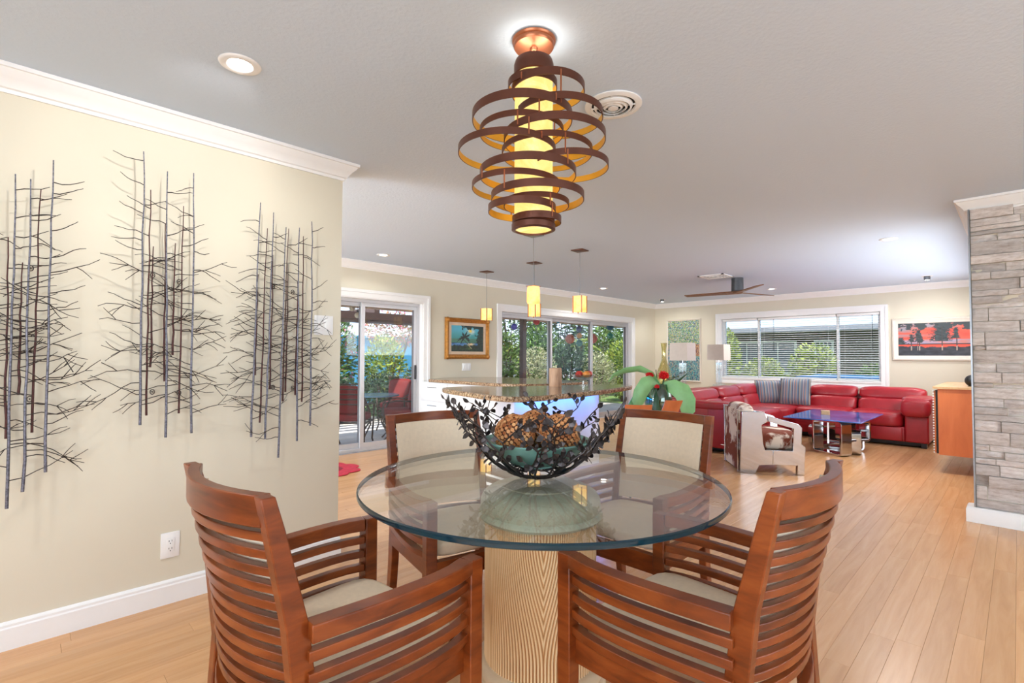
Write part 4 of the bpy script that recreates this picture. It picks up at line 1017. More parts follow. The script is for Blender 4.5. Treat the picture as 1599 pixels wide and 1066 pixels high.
# ------------------------------------------------------------------ coffee table
ct = thing('coffee_table', 'glass coffee table, sky reflection painted blue, on looped chrome feet', 'table', (7.85, 1.76, 0))
MB().rbox((0, 0, .445), (1.36, .86, .014), .003).build('glass_top', 'painted_sky_glass', ct, None)
def loop(cx, cz, w, h, th, dep, M):
    """rounded rectangular ring, bent from flat bar"""
    m = MB(); n = 10; out = []; inn = []; r = .05
    for (sx_, sz_, a0) in ((1, 1, 0), (-1, 1, pi/2), (-1, -1, pi), (1, -1, 3*pi/2)):
        for k in range(n//2+1):
            a = a0+pi/2*k/(n//2); out.append((cx+sx_*(w/2-r)+r*cos(a), cz+sz_*(h/2-r)+r*sin(a))); inn.append((cx+sx_*(w/2-r)+(r-th)*cos(a), cz+sz_*(h/2-r)+(r-th)*sin(a)))
    q = len(out); vs = [(x, -dep/2, z) for x, z in out]+[(x, dep/2, z) for x, z in out]+[(x, -dep/2, z) for x, z in inn]+[(x, dep/2, z) for x, z in inn]
    fs = []
    for i in range(q):
        j_ = (i+1) % q; fs += [(i, j_, q+j_, q+i), (2*q+i, 3*q+i, 3*q+j_, 2*q+j_), (i, 2*q+i, 2*q+j_, j_), (q+i, q+j_, 3*q+j_, 3*q+i)]
    return m.add(vs, fs, M)
for k, (x, y, rz, w, h, cz, d) in enumerate(((-.44, -.06, 1.05, .44, .43, .216, .16), (-.26, -.26, 2.6, .40, .26, .30, .15), (-.14, -.2, .3, .42, .30, .151, .2), (.10, -.10, 1.8, .42, .43, .216, .17), (.36, .0, .7, .42, .22, .327, .16), (.30, .18, 2.7, .42, .28, .141, .2))):
    soft(loop(0, cz, w, h, .028, d, T(x, y, 0) @ RZ(rz)).build('chrome_loop', 'chrome', ct, 40), .004)
cb = thing('coaster_stack', 'small wooden coaster box on the glass coffee table', 'coasters', (7.82, 1.86, .4525), .3)
for k in range(4): MB().rbox((0, 0, .007+.0142*k), (.10, .10, .0135), .002).build('coaster', 'pale_wood', cb)

# ------------------------------------------------------------------ polished metal and cowhide chair
t = NT('cowhide'); v = t.coord(); n1 = t.noise(v, 3.1, 5, .62, .4)
t.principled(t.ramp(n1, [(.47, L((120, 52, 28))), (.53, L((228, 212, 196)))]), .8, 0, t.bump(t.noise(v, 180), .3, .003)); reg('cowhide', t)
AC = thing('metal_armchair', 'polished metal armchair with brown and white cowhide upholstery', 'armchair', (5.93, 2.03, 0), rad(-54.5))
# local +X forward, -Y near the camera
def plate(poly, y0, y1, name, mat='chrome', parent=AC):
    m = MB(); n = len(poly); lean = .13*(1 if y0 > 0 else -1) if abs(y0) > .3 else 0; m.add([(x, y0+lean*z, z) for x, z in poly]+[(x, y1+lean*z, z) for x, z in poly], [tuple(range(n)), tuple(range(n, 2*n))[::-1]]+[(i, n+i, n+(i+1) % n, (i+1) % n) for i in range(n)])
    return soft(m.build(name, mat, parent, 30), .004)
W = .33
for s in (-1, 1):
    y0, y1 = (s*W, s*(W-.05))
    plate([(-.32, 0), (-.17, 0), (-.13, .09), (.0, .10), (.0, .255), (-.08, .255), (-.1, .32), (-.12, .52), (-.06, .56), (-.10, .66), (-.32, .66)], y0, y1, 'side_plate')
    plate([(0.0, .10), (.24, .10), (.24, 0), (.31, 0), (.31, .30), (.27, .33), (.27, .50), (.23, .54), (-.06, .62), (-.06, .56), (.19, .49), (.19, .255), (0, .255)], y0, y1, 'arm_plate')
plate([(-.325, .02), (-.30, .02), (-.30, .66), (-.325, .66)], -W+.055, W-.055, 'back_plate', 'cowhide')
for s in (-1, 1): MB().tube([(-.33, s*(W-.05), .01), (-.33, s*(W-.05), .66)], .006, 6).build('edge_strip', 'chrome', AC)
plate([(.17, .11), (.29, .11), (.29, .235), (.17, .235)], -W+.052, W-.052, 'front_apron')
def acush(name, x0, x1, y0, y1, z0, z1, n=5, lean=0):
    def fn(p): p.x -= lean*(p.z/(z1-z0)); return p
    return MB().superbox(((x0+x1)/2, (y0+y1)/2, (z0+z1)/2), (x1-x0, y1-y0, z1-z0), n, 7, fn=fn).build(name, 'cowhide', AC, 60)
acush('seat_cushion', -.20, .30, -W+.054, W-.054, .24, .44, 6); acush('back_cushion', -.30, -.12, -W+.053, W-.053, .38, .72, 4.5, .05)

# ------------------------------------------------------------------ console with lamps, vase
cs = thing('console_table', 'long wooden console table behind the left run of the red sofa', 'table', (8.55, 3.88, 0))
soft(MB().rbox((0, 0, .665), (2.6, .36, .03), .004).build('top', 'walnut', cs))
MB().span(-1.2, 1.2, -.13, .13, .59, .649).build('apron', 'walnut', cs)
for x in (-1.22, 1.22):
    for y in (-.13, .13): MB().rbox((x, y, .325), (.05, .05, .649), .004).build('leg', 'walnut', cs)
def lamp(x, y, z, rz, label):
    l = thing('table_lamp', label, 'lamp', (x, y, z), rz, 'crystal lamps on the console')
    soft(MB().rbox((0, 0, .026), (.20, .16, .05), .004).build('plinth', 'crystal', l, None), .002)
    for s in (-1, 1): MB().rbox((s*.055, 0, .25), (.045, .055, .40), .004).build('crystal_post', 'crystal', l, None)
    MB().rbox((0, 0, .43), (.15, .055, .05), .004).build('crystal_bridge', 'crystal', l, None)
    MB().tube([(0, 0, .45), (0, 0, .56)], .009, 8).build('stem', 'chrome', l)
    m = MB(); s, s2, z0, z1 = .155, .15, .49, .78
    vs = []
    for (ss, zz) in ((s, z0), (s2, z1), (s2-.004, z1), (s-.004, z0)): vs += [(ss, ss, zz), (-ss, ss, zz), (-ss, -ss, zz), (ss, -ss, zz)]
    m.add(vs, [(a*4+k, a*4+(k+1) % 4, ((a+1) % 4)*4+(k+1) % 4, ((a+1) % 4)*4+k) for a in range(4) for k in range(4)]).build('lamp_shade', 'shade_fabric', l, None)
    m = MB()
    for q in range(2): m.box((0, 0, .56), (.29, .004, .004), RZ(q*pi/2))
    m.build('shade_spider', 'chrome', l)
    MB().sphere((0, 0, .62), .03, 12, 8).build('bulb', 'switch_white', l)
lamp(7.80, 3.90, .681, rad(0), 'square shaded crystal table lamp in front of the abstract painting')
lamp(9.22, 3.90, .681, rad(0), 'square shaded crystal table lamp before the left window edge')
rm = thing('remote_control', 'small black remote lying on the console beside the right lamp', 'remote', (9.45, 3.80, .6805), .4)
MB().rbox((0, 0, .009), (.14, .045, .018), .004).build('case', 'black_plastic', rm)
MB().rbox((.03, 0, .0185), (.05, .03, .002), .0005).build('button_pad', 'grey_metal', rm)
pt = thing('corner_pedestal', 'small dark pedestal table in the far corner under the glass vase', 'table', (9.35, 5.08, 0))
MB().lathe([(.16, 0), (.16, .02), (.05, .04), (.04, .35), (.05, .56), (.2, .58), (.2, .61), (.001, .61)], 32).build('pedestal_body', 'walnut', pt, 40)
gv = thing('glass_vase', 'tall amber glass bottle vase in the far room corner', 'vase', (9.35, 5.08, .6105))
MB().lathe([(.10, 0), (.13, .03), (.15, .13), (.152, .24), (.13, .34), (.085, .45), (.052, .55), (.044, .66), (.048, .78), (.062, .88), (.067, .90), (.062, .90), (.043, .78), (.039, .66), (.047, .55), (.08, .45), (.125, .34), (.147, .24), (.145, .13), (.124, .035), (.001, .012)], 40).build('vase_body', 'amber_glass', gv, 60)

# ------------------------------------------------------------------ floating credenza
cz_ = thing('floating_credenza', 'orange wood credenza mounted on the wall past the stone', 'cabinet', (7.75, .455, .2))
MB().span(-.75, .75, -.2, .16, 0, .70).build('carcass', 'orange_wood', cz_, None)
MB().span(-.77, .77, -.2, .2, .70, .722).build('top_board', 'pale_wood', cz_, None)
MB().span(-.74, .74, .162, .178, .01, .68).build('door_backing', 'black_plastic', cz_, None)
for k in range(4):
    d = MB().rbox((-.555+.37*k, .187, .345), (.36, .014, .66), .002).build('door', 'orange_wood', cz_)
    for q in range(22): 
        pass
m_b = MB().rbox((0, 0, 0), (.016, .012, .012), .002).mesh('edge_bead', 'white_lacquer')
for q in range(24): inst(m_b, 'edge_bead', cz_, T(-.742, .198, .02+.0285*q))
sp_ = thing('black_speaker', 'round black object on the credenza against the stone edge', 'speaker', (7.35, .36, .922))
MB().sphere((0, 0, .062), (.07, .06, .062), 24, 14).build('shell', 'black_plastic', sp_, 60)
MB().lathe([(.035, 0), (.035, .006), (.001, .006)], 20).build('base', 'dark_metal', sp_)

# ------------------------------------------------------------------ ceiling fan
fn_ = thing('ceiling_fan', 'three-blade wooden ceiling fan with grey motor over the living room', 'fan', (7.79, 3.0, CEIL))
MB().lathe([(.085, -.0005), (.085, -.05), (.082, -.053), (.085, -.056), (.088, -.2), (.08, -.205), (.001, -.206)], 40).build('motor', 'dark_steel', fn_, 40) if 'dark_steel' in MATS else (plain('dark_steel', (92, 94, 98), .4, .7), MB().lathe([(.085, -.0005), (.085, -.05), (.082, -.053), (.085, -.056), (.088, -.2), (.08, -.205), (.001, -.206)], 40).build('motor', 'dark_steel', fn_, 40))
for a in (98, 222, 342):
    m = MB(); M = RZ(rad(a)) @ T(0, 0, -.222) @ RX(rad(9))
    m.add([(0, -.07, -.008), (.78, -.055, -.006), (.80, .05, -.006), (0, .07, -.008), (0, -.07, .008), (.78, -.055, .006), (.80, .05, .006), (0, .07, .008)], [(3, 2, 1, 0), (4, 5, 6, 7), (0, 1, 5, 4), (1, 2, 6, 5), (2, 3, 7, 6), (3, 0, 4, 7)], M)
    soft(m.build('blade', 'walnut', fn_, None), .004)
MB().lathe([(.075, -.207), (.075, -.235), (.06, -.242), (.001, -.243)], 32).build('hub_cap', 'walnut', fn_, 40)

# ------------------------------------------------------------------ paintings
def picture(name, label, loc, rz, w, h, fw, fn, fmat, liner=0, depth=.035, nx=90, ny=64, corners=False):
    p = thing(name, label, 'painting', loc, rz); m = MB()
    # front faces -Y locally
    prof = [(0, .002), (fw*.12, depth*.8), (fw*.35, depth), (fw*.6, depth*.72), (fw*.85, depth*.55), (fw, depth*.4), (fw, .002)]
    n = len(prof); vs = []
    for (sx_, sz_) in ((-1, -1), (1, -1), (1, 1), (-1, 1)):
        for o_, y_ in prof: vs.append((sx_*(w/2-o_), -y_, sz_*(h/2-o_)))
    m.add(vs, [(c*n+k, c*n+(k+1) % n, ((c+1) % 4)*n+(k+1) % n, ((c+1) % 4)*n+k) for c in range(4) for k in range(n)]).build('frame', fmat, p, 40)
    iw, ih = w-2*fw, h-2*fw
    if liner:
        m = MB()
        for sx_ in (-1, 1): m.box((sx_*(iw/2-liner/2), -.012, 0), (liner, .008, ih))
        for sz_ in (-1, 1): m.box((0, -.012, sz_*(ih/2-liner/2)), (iw-2*liner, .008, liner))
        m.build('liner', 'linen_liner', p, None); iw -= 2*liner; ih -= 2*liner
    MB().box((0, -.006, 0), (iw+2*liner+.004, .008, ih+2*liner+.004)).build('backing', 'linen_liner', p, None)
    canvas('canvas', iw, ih, fn, p, T(0, -.0125, 0), nx, ny)
    if corners:
        for sx_ in (-1, 1):
            for sz_ in (-1, 1): MB().sphere((sx_*(w/2-fw*.5), -depth*.8, sz_*(h/2-fw*.5)), (fw*.55, .012, fw*.55), 12, 8).build('corner_ornament', fmat, p, 60)
    return p
def mixc(a, b, t_): t_ = max(0, min(1, t_)); return tuple(a[i]+(b[i]-a[i])*t_ for i in range(3))
def palm(u, v, cx, cy, s, n=11, droop=.7, seed=0, asp=1.3):
    """true where a palm crown covers the point"""
    dx, dy = (u-cx)*asp/s, (v-cy)/s
    for k in range(n):
        a = -.5+(pi+1.0)*k/(n-1)+.13*sin(seed+k*2.3); ln = .85+.25*sin(seed+k*5.1)
        x = dx*cos(a)+dy*sin(a)
        if 0 < x < ln:
            yy = -dx*sin(a)*1+dy*cos(a); bend = -droop*x*x*cos(a)*.6
            wv = .115*sin(pi*min(1, x/ln*.9+.1))*(.5+.7*abs(sin(x*26+k)))
            if abs(yy-bend) < wv: return True
    return False
def pic_moon(u, v):
    if v > .34: c = mixc((52, 130, 112), (84, 176, 204), (v-.34)/.5)
    else: c = (18, 40, 34)
    if .36 < v < .5: c = mixc(c, (84, 112, 84), .6)
    d = sqrt(((u-.58)*1.25)**2+(v-.8)**2); cl = fbm(u*7, v*7, 3)
    c = mixc(c, (210, 224, 220), max(0, .8-d*3.2+cl*.6)); c = mixc(c, (246, 210, 90), 1.5-d*17)
    if .22 < v < .33: c = mixc((40, 92, 150), (110, 160, 214), .5+fbm(u*9, v*30, 1)); c = mixc(c, (236, 204, 150), 1-abs(u-.6)*6)
    if v < .24+.05*fbm(u*8, 0, 2): c = mixc((10, 26, 20), (34, 70, 34), .4+fbm(u*16, v*16, 5)); c = mixc(c, (120, 150, 40), .6-abs(u-.55)*4-abs(v-.12)*7)
    if u > .84-.06*sin(v*4)+.09*fbm(u*9, v*12, 1) or v > .94+.16*fbm(u*14, v*5, 9)-(u-.3)*.16*(u > .3)+(u < .3): c = mixc((10, 30, 26), (30, 66, 50), .4+fbm(u*20, v*20, 8))
    tx = .42+.70*(.40-v)
    if .11 < v < .46 and abs(u-tx) < .014: c = (170, 160, 120) if v < .3 else (40, 44, 34)
    if palm(u, v, .41, .53, .27, 12, .95, 1.0, 1.15): c = (10, 30, 22)
    return c
picture('palm_painting', 'moonlit palm painting in a carved gold frame on cream wall', (4.845, YP, 1.495), 0, .86, .62, .07, pic_moon, 'frame_gold', .045, .045, 80, 60, True)
def pic_abs(u, v):
    n1 = fbm(u*22, v*30, 2, 3); n2 = fbm(u*40+7, v*40, 6, 2); n3 = fbm(u*9, v*12, 12, 3)
    if v > .60:
        pal = [(70, 128, 96), (154, 186, 84), (206, 214, 160), (92, 150, 190), (74, 92, 150), (196, 150, 130), (60, 104, 70), (226, 226, 200)]
    elif v > .42 and u < .8: pal = [(120, 160, 170), (86, 130, 160), (196, 200, 170), (90, 150, 110), (180, 140, 120)]
    elif v > .40: pal = [(186, 120, 90), (206, 160, 90), (110, 70, 100), (226, 190, 150), (70, 60, 90)]
    else: pal = [(40, 120, 140), (86, 176, 180), (190, 214, 200), (50, 84, 140), (206, 150, 110), (30, 90, 110), (120, 190, 170)]; n1 = fbm(u*10, v*60, 2, 3)
    c = pal[int(abs(n1*5+n2*3+n3*2)*3) % len(pal)]
    if abs(n2) < .05: c = (36, 52, 66)
    return c
picture('abstract_painting', 'tall colourful abstract garden painting in a thin white frame', (XB, 5.20, 1.375), rad(-90), .80, 1.38, .035, pic_abs, 'frame_white', 0, .035, 84, 140)
def pic_red(u, v):
    c = mixc((232, 96, 74), (214, 74, 58), fbm(u*3, v*5, 1)+.4)
    if v > .72: c = mixc(c, (150, 146, 156), (v-.72)*4+fbm(u*5, v*6, 4)*.9-(u-.2)*1.2)
    c = mixc(c, (150, 146, 158), .8*max(0, 1-abs(v-.62)*14)*max(0, .7-u)*1.6)
    if .37 < v < .5: c = mixc((160, 150, 176), (206, 130, 120), fbm(u*7, v*9, 3)+.35)
    if .34 < v < .37: c = (44, 36, 44)
    if v < .34: c = (228, 84, 62) if v > .26+.05*fbm(u*7, 2, 0)+.08*abs(u-.55) else mixc((42, 44, 52), (62, 64, 72), .5+fbm(u*12, v*14, 2))
    for k, (cx, v0, v1, w) in enumerate(((.52, .44, 1.05, .11), (.165, .42, .66, .035), (.25, .44, .78, .045), (.27, .40, .62, .035), (.69, .52, .84, .035), (.03, .36, .56, .07))):
        tq = (v-v0)/(v1-v0)
        if 0 < tq < 1 and abs(u-cx) < w*(1.15-.55*tq)*(.55+1.5*abs(fbm(u*16+k, v*26, k*3.1, 3))): c = mixc((40, 48, 52), (66, 78, 80), .4+fbm(u*20, v*20, 3))
    for cx, top in ((.53, 1.0), (.165, .55), (.24, .62), (.265, .5), (.695, .7)):
        if v < top and v > .16 and abs(u-cx) < .006: c = (62, 60, 60) if v > .3 else (176, 160, 146)
    if fbm(u*9, v*9, 21) > .0+(.86-v)*3.4-abs(u-.3)*.2: c = (56, 66, 70)
    if u > .86 and v < .46-abs(u-.97)*1.6: c = (40, 44, 50)
    return c
picture('sunset_painting', 'wide red sunset painting with dark palms in a whitewashed frame', (XB, .88, 1.53), rad(-90), 1.22, .70, .085, pic_red, 'frame_white', 0, .05, 150, 72)

# ------------------------------------------------------------------ flower-shaped rug by the patio door
plain('rug_red', (190, 44, 64), .95, var=.2, nscale=30, bump=.5, bscale=300)
plain('rug_dark', (136, 22, 44), .95, var=.2, nscale=30)
rg_ = thing('flower_rug', 'red flower-shaped rug on the floor by the patio door', 'rug', (2.35, 5.22, 0))
for k in range(8):
    a = 2*pi*k/8; MB().superbox((.24*cos(a), .24*sin(a), .008), (.24, .24, .014), 2.6, 5).build('petal', 'rug_red', rg_, 60)
MB().superbox((0, 0, .009), (.36, .36, .018), 2.6, 5).build('flower_centre', 'rug_dark', rg_, 60)

# ------------------------------------------------------------------ outside: patio and garden
plain('paver', (206, 198, 192), .8, var=.12, nscale=4, bump=.2, bscale=60)
plain('patio_stucco', (216, 186, 170), .85, var=.04)
plain('pergola_brown', (96, 78, 76), .7, var=.12)
plain('blue_wall', (86, 170, 226), .7, var=.04)
plain('lawn', (96, 122, 60), .9, var=.25, nscale=8)
struct('ground', MB().span(-6, 24, YP+WT, 22, -.16, -.1).span(XB+WT, 24, -8, YP+WT, -.16, -.1), 'lawn')
pv = thing('patio_paving', 'grey stone pavers of the patio outside the sliding doors', 'paving', (0, 0, -.1)); pv['kind'] = 'structure'; del pv['category']; del pv['label']; pv.name = 'floor_patio'
pm = MB().rbox((0, 0, .02), (.592, .592, .04), .006, 1).mesh('paver', 'paver', 30)
for i in range(20):
    for j in range(6): inst(pm, 'paver', pv, T(.6*i+.1, YP+WT+.31+.6*j, .0))
rf_ = thing('patio_roof', 'x', 'x'); rf_['kind'] = 'structure'; rf_.name = 'ceiling_patio'; del rf_['label']; del rf_['category']
MB().span(-1, 12.2, YP+WT+.002, 7.2, 2.46, 2.56).build('roof_slab', 'patio_stucco', rf_)
MB().span(-1, 12.2, 7.2, 7.32, 1.98, 2.56).build('fascia_beam', 'patio_stucco', rf_)
pg = thing('pergola', 'dark brown timber pergola beyond the patio doors', 'pergola', (4.6, 8.1, 0))
for k in range(4): MB().span(-2.6, 2.2, -.45+.28*k, -.33+.28*k, 1.84, 1.96).build('rafter', 'pergola_brown', pg)
for x in (-1.9, -.3, 1.7): MB().span(x-.05, x+.05, -.45, .6, 1.961, 2.06).build('beam', 'pergola_brown', pg)
for x in (-2.3, 1.9): MB().span(x-.05, x+.05, -.45, -.35, -.1, 1.839).build('post', 'pergola_brown', pg)
po = thing('patio_post', 'dark brown patio post behind the left pane of garden door', 'post', (7.25, 7.05, -.06))
MB().span(-.05, .05, -.05, .05, 0, 2.515).build('shaft', 'pergola_brown', po); MB().span(-.08, .08, -.08, .08, 0, .1).build('post_base', 'pergola_brown', po)
struct('wall_pool', MB().span(3.0, 11.0, 12.6, 12.75, -.1, 1.72).span(3.0, 11.0, 12.55, 12.8, 1.72, 1.78), 'blue_wall')

leafmat('leaf_mid', [(30, 56, 26), (66, 104, 42), (118, 150, 66), (44, 74, 36)])
leafmat('leaf_lime', [(70, 100, 32), (130, 154, 56), (186, 196, 92), (60, 90, 36)])
leafmat('leaf_deep', [(22, 42, 32), (44, 74, 52), (84, 114, 84), (30, 54, 38)])
leafmat('leaf_pale', [(150, 150, 116), (190, 188, 150), (110, 124, 80), (206, 206, 176)])
leafmat('flower_pink', [(206, 60, 110), (232, 120, 150), (240, 170, 176), (190, 70, 90)])
leafmat('leaf_rust', [(150, 110, 80), (190, 140, 90), (120, 130, 80), (210, 170, 130)])
def leaves(m, c, r, n, size, rr, up=.3):
    for _ in range(n):
        while True:
            p = Vector((rr.uniform(-1, 1), rr.uniform(-1, 1), rr.uniform(-1, 1)))
            if .35 < p.length < 1: break
        q = Vector((c[0]+p.x*r[0], c[1]+p.y*r[1], c[2]+p.z*r[2])); d = (p+Vector((rr.uniform(-1, 1), rr.uniform(-1, 1), rr.uniform(-.6, 1)*up))).normalized()
        sd = d.cross(Vector((rr.uniform(-1, 1), rr.uniform(-1, 1), rr.uniform(-1, 1)))).normalized(); s = size*rr.uniform(.6, 1.3); nn = d.cross(sd)*s*.12
        m.add([q-d*s, q+sd*s*.36+nn, q+d*s, q-sd*s*.36+nn], [(0, 1, 2), (0, 2, 3)])
def shrub(name, label, x, y, r, h, mat, size, n, seed, cat='shrub', flowers=None, z0=-.1, group='garden planting'):
    s = thing(name, label, cat, (x, y, z0), 0, group); rr = random.Random(seed)
    m = MB()
    for k in range(5):
        a = rr.uniform(0, 6.28); m.tube([(.03*cos(a), .03*sin(a), 0), (r*.3*cos(a), r*.3*sin(a), h*.4), (r*.6*cos(a), r*.6*sin(a), h*.8)], [.025, .018, .008], 5)
    m.build('stems', 'pergola_brown', s)
    m = MB(); leaves(m, (0, 0, h*.55), (r, r, h*.5), n, size, rr); o = m.build('foliage', mat, s, None); o['kind'] = 'stuff'
    if flowers: m = MB(); leaves(m, (0, 0, h*.62), (r*1.02, r*1.02, h*.46), flowers[1], flowers[2], rr); o = m.build('blossoms', flowers[0], s, None); o['kind'] = 'stuff'
def frond_plant(name, label, x, y, h, mat, nf, ln, seed, trunk=True, z0=-.1, cat='palm'):
    s = thing(name, label, cat, (x, y, z0), 0, 'garden planting'); rr = random.Random(seed)
    if trunk: MB().tube([(0, 0, 0), (.05, 0, h*.5), (0, 0, h)], [.07, .055, .045], 8).build('trunk', 'pergola_brown', s)
    for k in range(nf):
        a = 2*pi*k/nf+rr.uniform(-.2, .2); el = rr.uniform(.2, 1.2); m = MB(); P = []
        for i in range(9):
            w = i/8; P.append(Vector((cos(a)*ln*w*cos(el*(1-w*.4)), sin(a)*ln*w*cos(el*(1-w*.4)), (h if trunk else .15)+ln*(sin(el)*w-.75*w*w))))
        m.tube(P, [.008*(1-.7*i/8) for i in range(9)], 4)
        for i in range(1, 9):
            d = (P[i]-P[i-1]).normalized(); sd = d.cross(Vector((0, 0, 1))).normalized()
            for q in (0, .5):
                b = P[i-1].lerp(P[i], q)
                for sg in (-1, 1):
                    l_ = .26*ln*sin(pi*min(.97, (i+q)/9.2+.08)); t_ = b+(sd*sg+d*.6-Vector((0, 0, .25))).normalized()*l_; w_ = d*.018
                    m.add([b-w_, b+w_, t_], [(0, 1, 2)])
        m.build('frond', mat, s, None)
# behind the first door
shrub('flowering_shrub', 'pink flowering shrub seen through left pane of patio door', 4.8, 10.5, .62, 2.2, 'leaf_mid', .06, 2600, 1, flowers=('flower_pink', 220, .05))
shrub('garden_shrub', 'yellow green shrub beyond patio chairs at middle of door', 6.05, 10.4, .55, 1.75, 'leaf_lime', .05, 2600, 2)
shrub('garden_shrub', 'low dark shrub behind the red patio chair', 5.35, 9.25, .48, .95, 'leaf_deep', .045, 2200, 3)
shrub('garden_shrub', 'low dark shrub left behind the patio table', 4.3, 9.25, .48, .95, 'leaf_deep', .045, 2000, 4)
shrub('garden_shrub', 'dark shrub at right edge of patio door view', 6.4, 9.25, .48, 1.15, 'leaf_deep', .05, 2000, 14)
fl = thing('flowering_tree', 'slender tree with rusty pink blossoms before the blue wall', 'tree', (7.1, 11.7, -.1), 0, 'garden planting'); rr = random.Random(44)
for k in range(5):
    a = k*1.3; MB().tube([(.04*cos(a), .04*sin(a), 0), (.12*cos(a), .12*sin(a), .8), (.3*cos(a), .25*sin(a), 1.4), (.55*cos(a), .4*sin(a), 2.0)], [.03, .025, .02, .01], 6).build('trunk', 'pergola_brown', fl)
m = MB(); leaves(m, (0, 0, 2.0), (.9, .5, .5), 1100, .055, rr); o = m.build('foliage', 'leaf_rust', fl, None); o['kind'] = 'stuff'
m = MB(); leaves(m, (0, 0, 2.05), (.92, .5, .5), 380, .045, rr); o = m.build('blossoms', 'flower_pink', fl, None); o['kind'] = 'stuff'
# behind the second door
shrub('garden_shrub', 'leafy shrub outside left pane of three-panel garden door', 7.75, 8.3, .58, 1.85, 'leaf_mid', .055, 3000, 5)
shrub('garden_shrub', 'pale dry-twigged shrub outside left centre of garden door', 9.0, 8.3, .55, 1.5, 'leaf_pale', .04, 3000, 6)
shrub('garden_shrub', 'dark green shrub behind the centre pane of garden door', 10.25, 8.3, .58, 1.65, 'leaf_deep', .055, 3000, 7)
shrub('garden_shrub', 'pale twiggy shrub outside right centre of garden door', 11.5, 8.3, .55, 1.4, 'leaf_pale', .04, 2800, 8)
shrub('garden_shrub', 'bright green shrub outside right pane of garden door', 12.8, 8.3, .62, 1.75, 'leaf_lime', .06, 2800, 9)
frond_plant('areca_palm', 'lime fronded palm outside left pane of garden door', 9.3, 9.75, 1.35, 'leaf_lime', 13, .78, 31)
shrub('garden_shrub', 'tall back hedge shrub in centre beyond garden door', 11.0, 10.0, .8, 2.2, 'leaf_mid', .07, 3000, 10)
frond_plant('areca_palm', 'lime fronded palm outside centre pane of garden door', 12.65, 9.75, 1.7, 'leaf_lime', 13, .78, 32)
shrub('garden_shrub', 'tall back hedge shrub right beyond garden door', 14.4, 10.0, .85, 2.3, 'leaf_mid', .07, 3000, 11)
for k, (x, y, lab) in enumerate(((9.6, 12.2, 'tall dark tree behind left pane of garden door'), (12.1, 12.2, 'tall dark tree behind centre pane of garden door'), (14.6, 12.4, 'tall dark tree behind right pane of garden door'), (17.3, 12.4, 'tall dark tree farthest right beyond the garden'))):
    shrub('garden_tree', lab, x, y, 1.15, 4.2, ('leaf_deep', 'leaf_mid')[k % 2], .1, 3000, 50+k, 'tree')
# hanging lanterns
for k, (x, z, c, r, lab) in enumerate(((7.15, 1.83, (70, 70, 190), .065, 'blue hanging ball lantern outside, farthest left'), (7.82, 1.97, (214, 44, 60), .07, 'red hanging ball lantern outside under patio roof'), (8.54, 2.04, (40, 160, 214), .065, 'light blue hanging lantern outside under patio roof'),
                                 (8.95, 1.63, (196, 110, 84), .11, 'terracotta hanging lantern outside the centre pane'), (9.30, 1.875, (70, 80, 130), .075, 'violet blue upper lantern of the stacked three'), (9.30, 1.72, (222, 160, 90), .065, 'orange middle lantern of the stacked three'),
                                 (9.30, 1.545, (70, 140, 136), .08, 'teal lowest lantern of the stacked three'), (9.82, 1.66, (206, 90, 70), .12, 'red orange lantern outside behind the door stile'), (10.56, 1.98, (60, 110, 150), .095, 'blue hanging lantern outside right pane, upper'), (10.56, 1.755, (60, 150, 130), .075, 'green hanging lantern outside right pane, lower'))):
    plain('lantern%d' % k, c, .35, var=.15)
    o = thing('hanging_lantern', lab, 'lantern', (x*.974, 7.02, 1.23+(z-1.23)*.974), 0, 'hanging lanterns on the patio')
    MB().lathe([(.001, -r), (r*.55, -r*.82), (r*.9, -r*.4), (r, 0), (r*.9, r*.4), (r*.55, r*.82), (r*.25, r), (.001, r)], 20).build('globe', 'lantern%d' % k, o, 60)
    MB().tube([(0, 0, r*.98), (0, 0, 2.459-(1.23+(z-1.23)*.974) if k not in (5, 6, 9) else r+.02)], .003, 5).build('cord', 'dark_metal', o)
emit('bulb_warm', (255, 220, 160), 3.0)
for k, (x, z, lab) in enumerate(((3.57, 1.95, 'string light globe at upper left of patio door'), (3.66, 1.85, 'string light globe just below its neighbour at left'), (4.70, 2.02, 'lit string light globe at upper right of patio door'))):
    o = thing('globe_light', lab, 'string light', (x, 7.1, z), 0, 'patio string lights'); MB().sphere((0, 0, 0), .045, 14, 9).build('globe', 'bulb_warm' if k == 2 else 'shade_fabric', o, 60)
    MB().lathe([(.018, .04), (.02, .075), (.001, .076)], 12).build('socket', 'dark_metal', o); MB().tube([(0, 0, .075), (0, 0, 2.459-z)], .003, 5).build('cord', 'dark_metal', o)
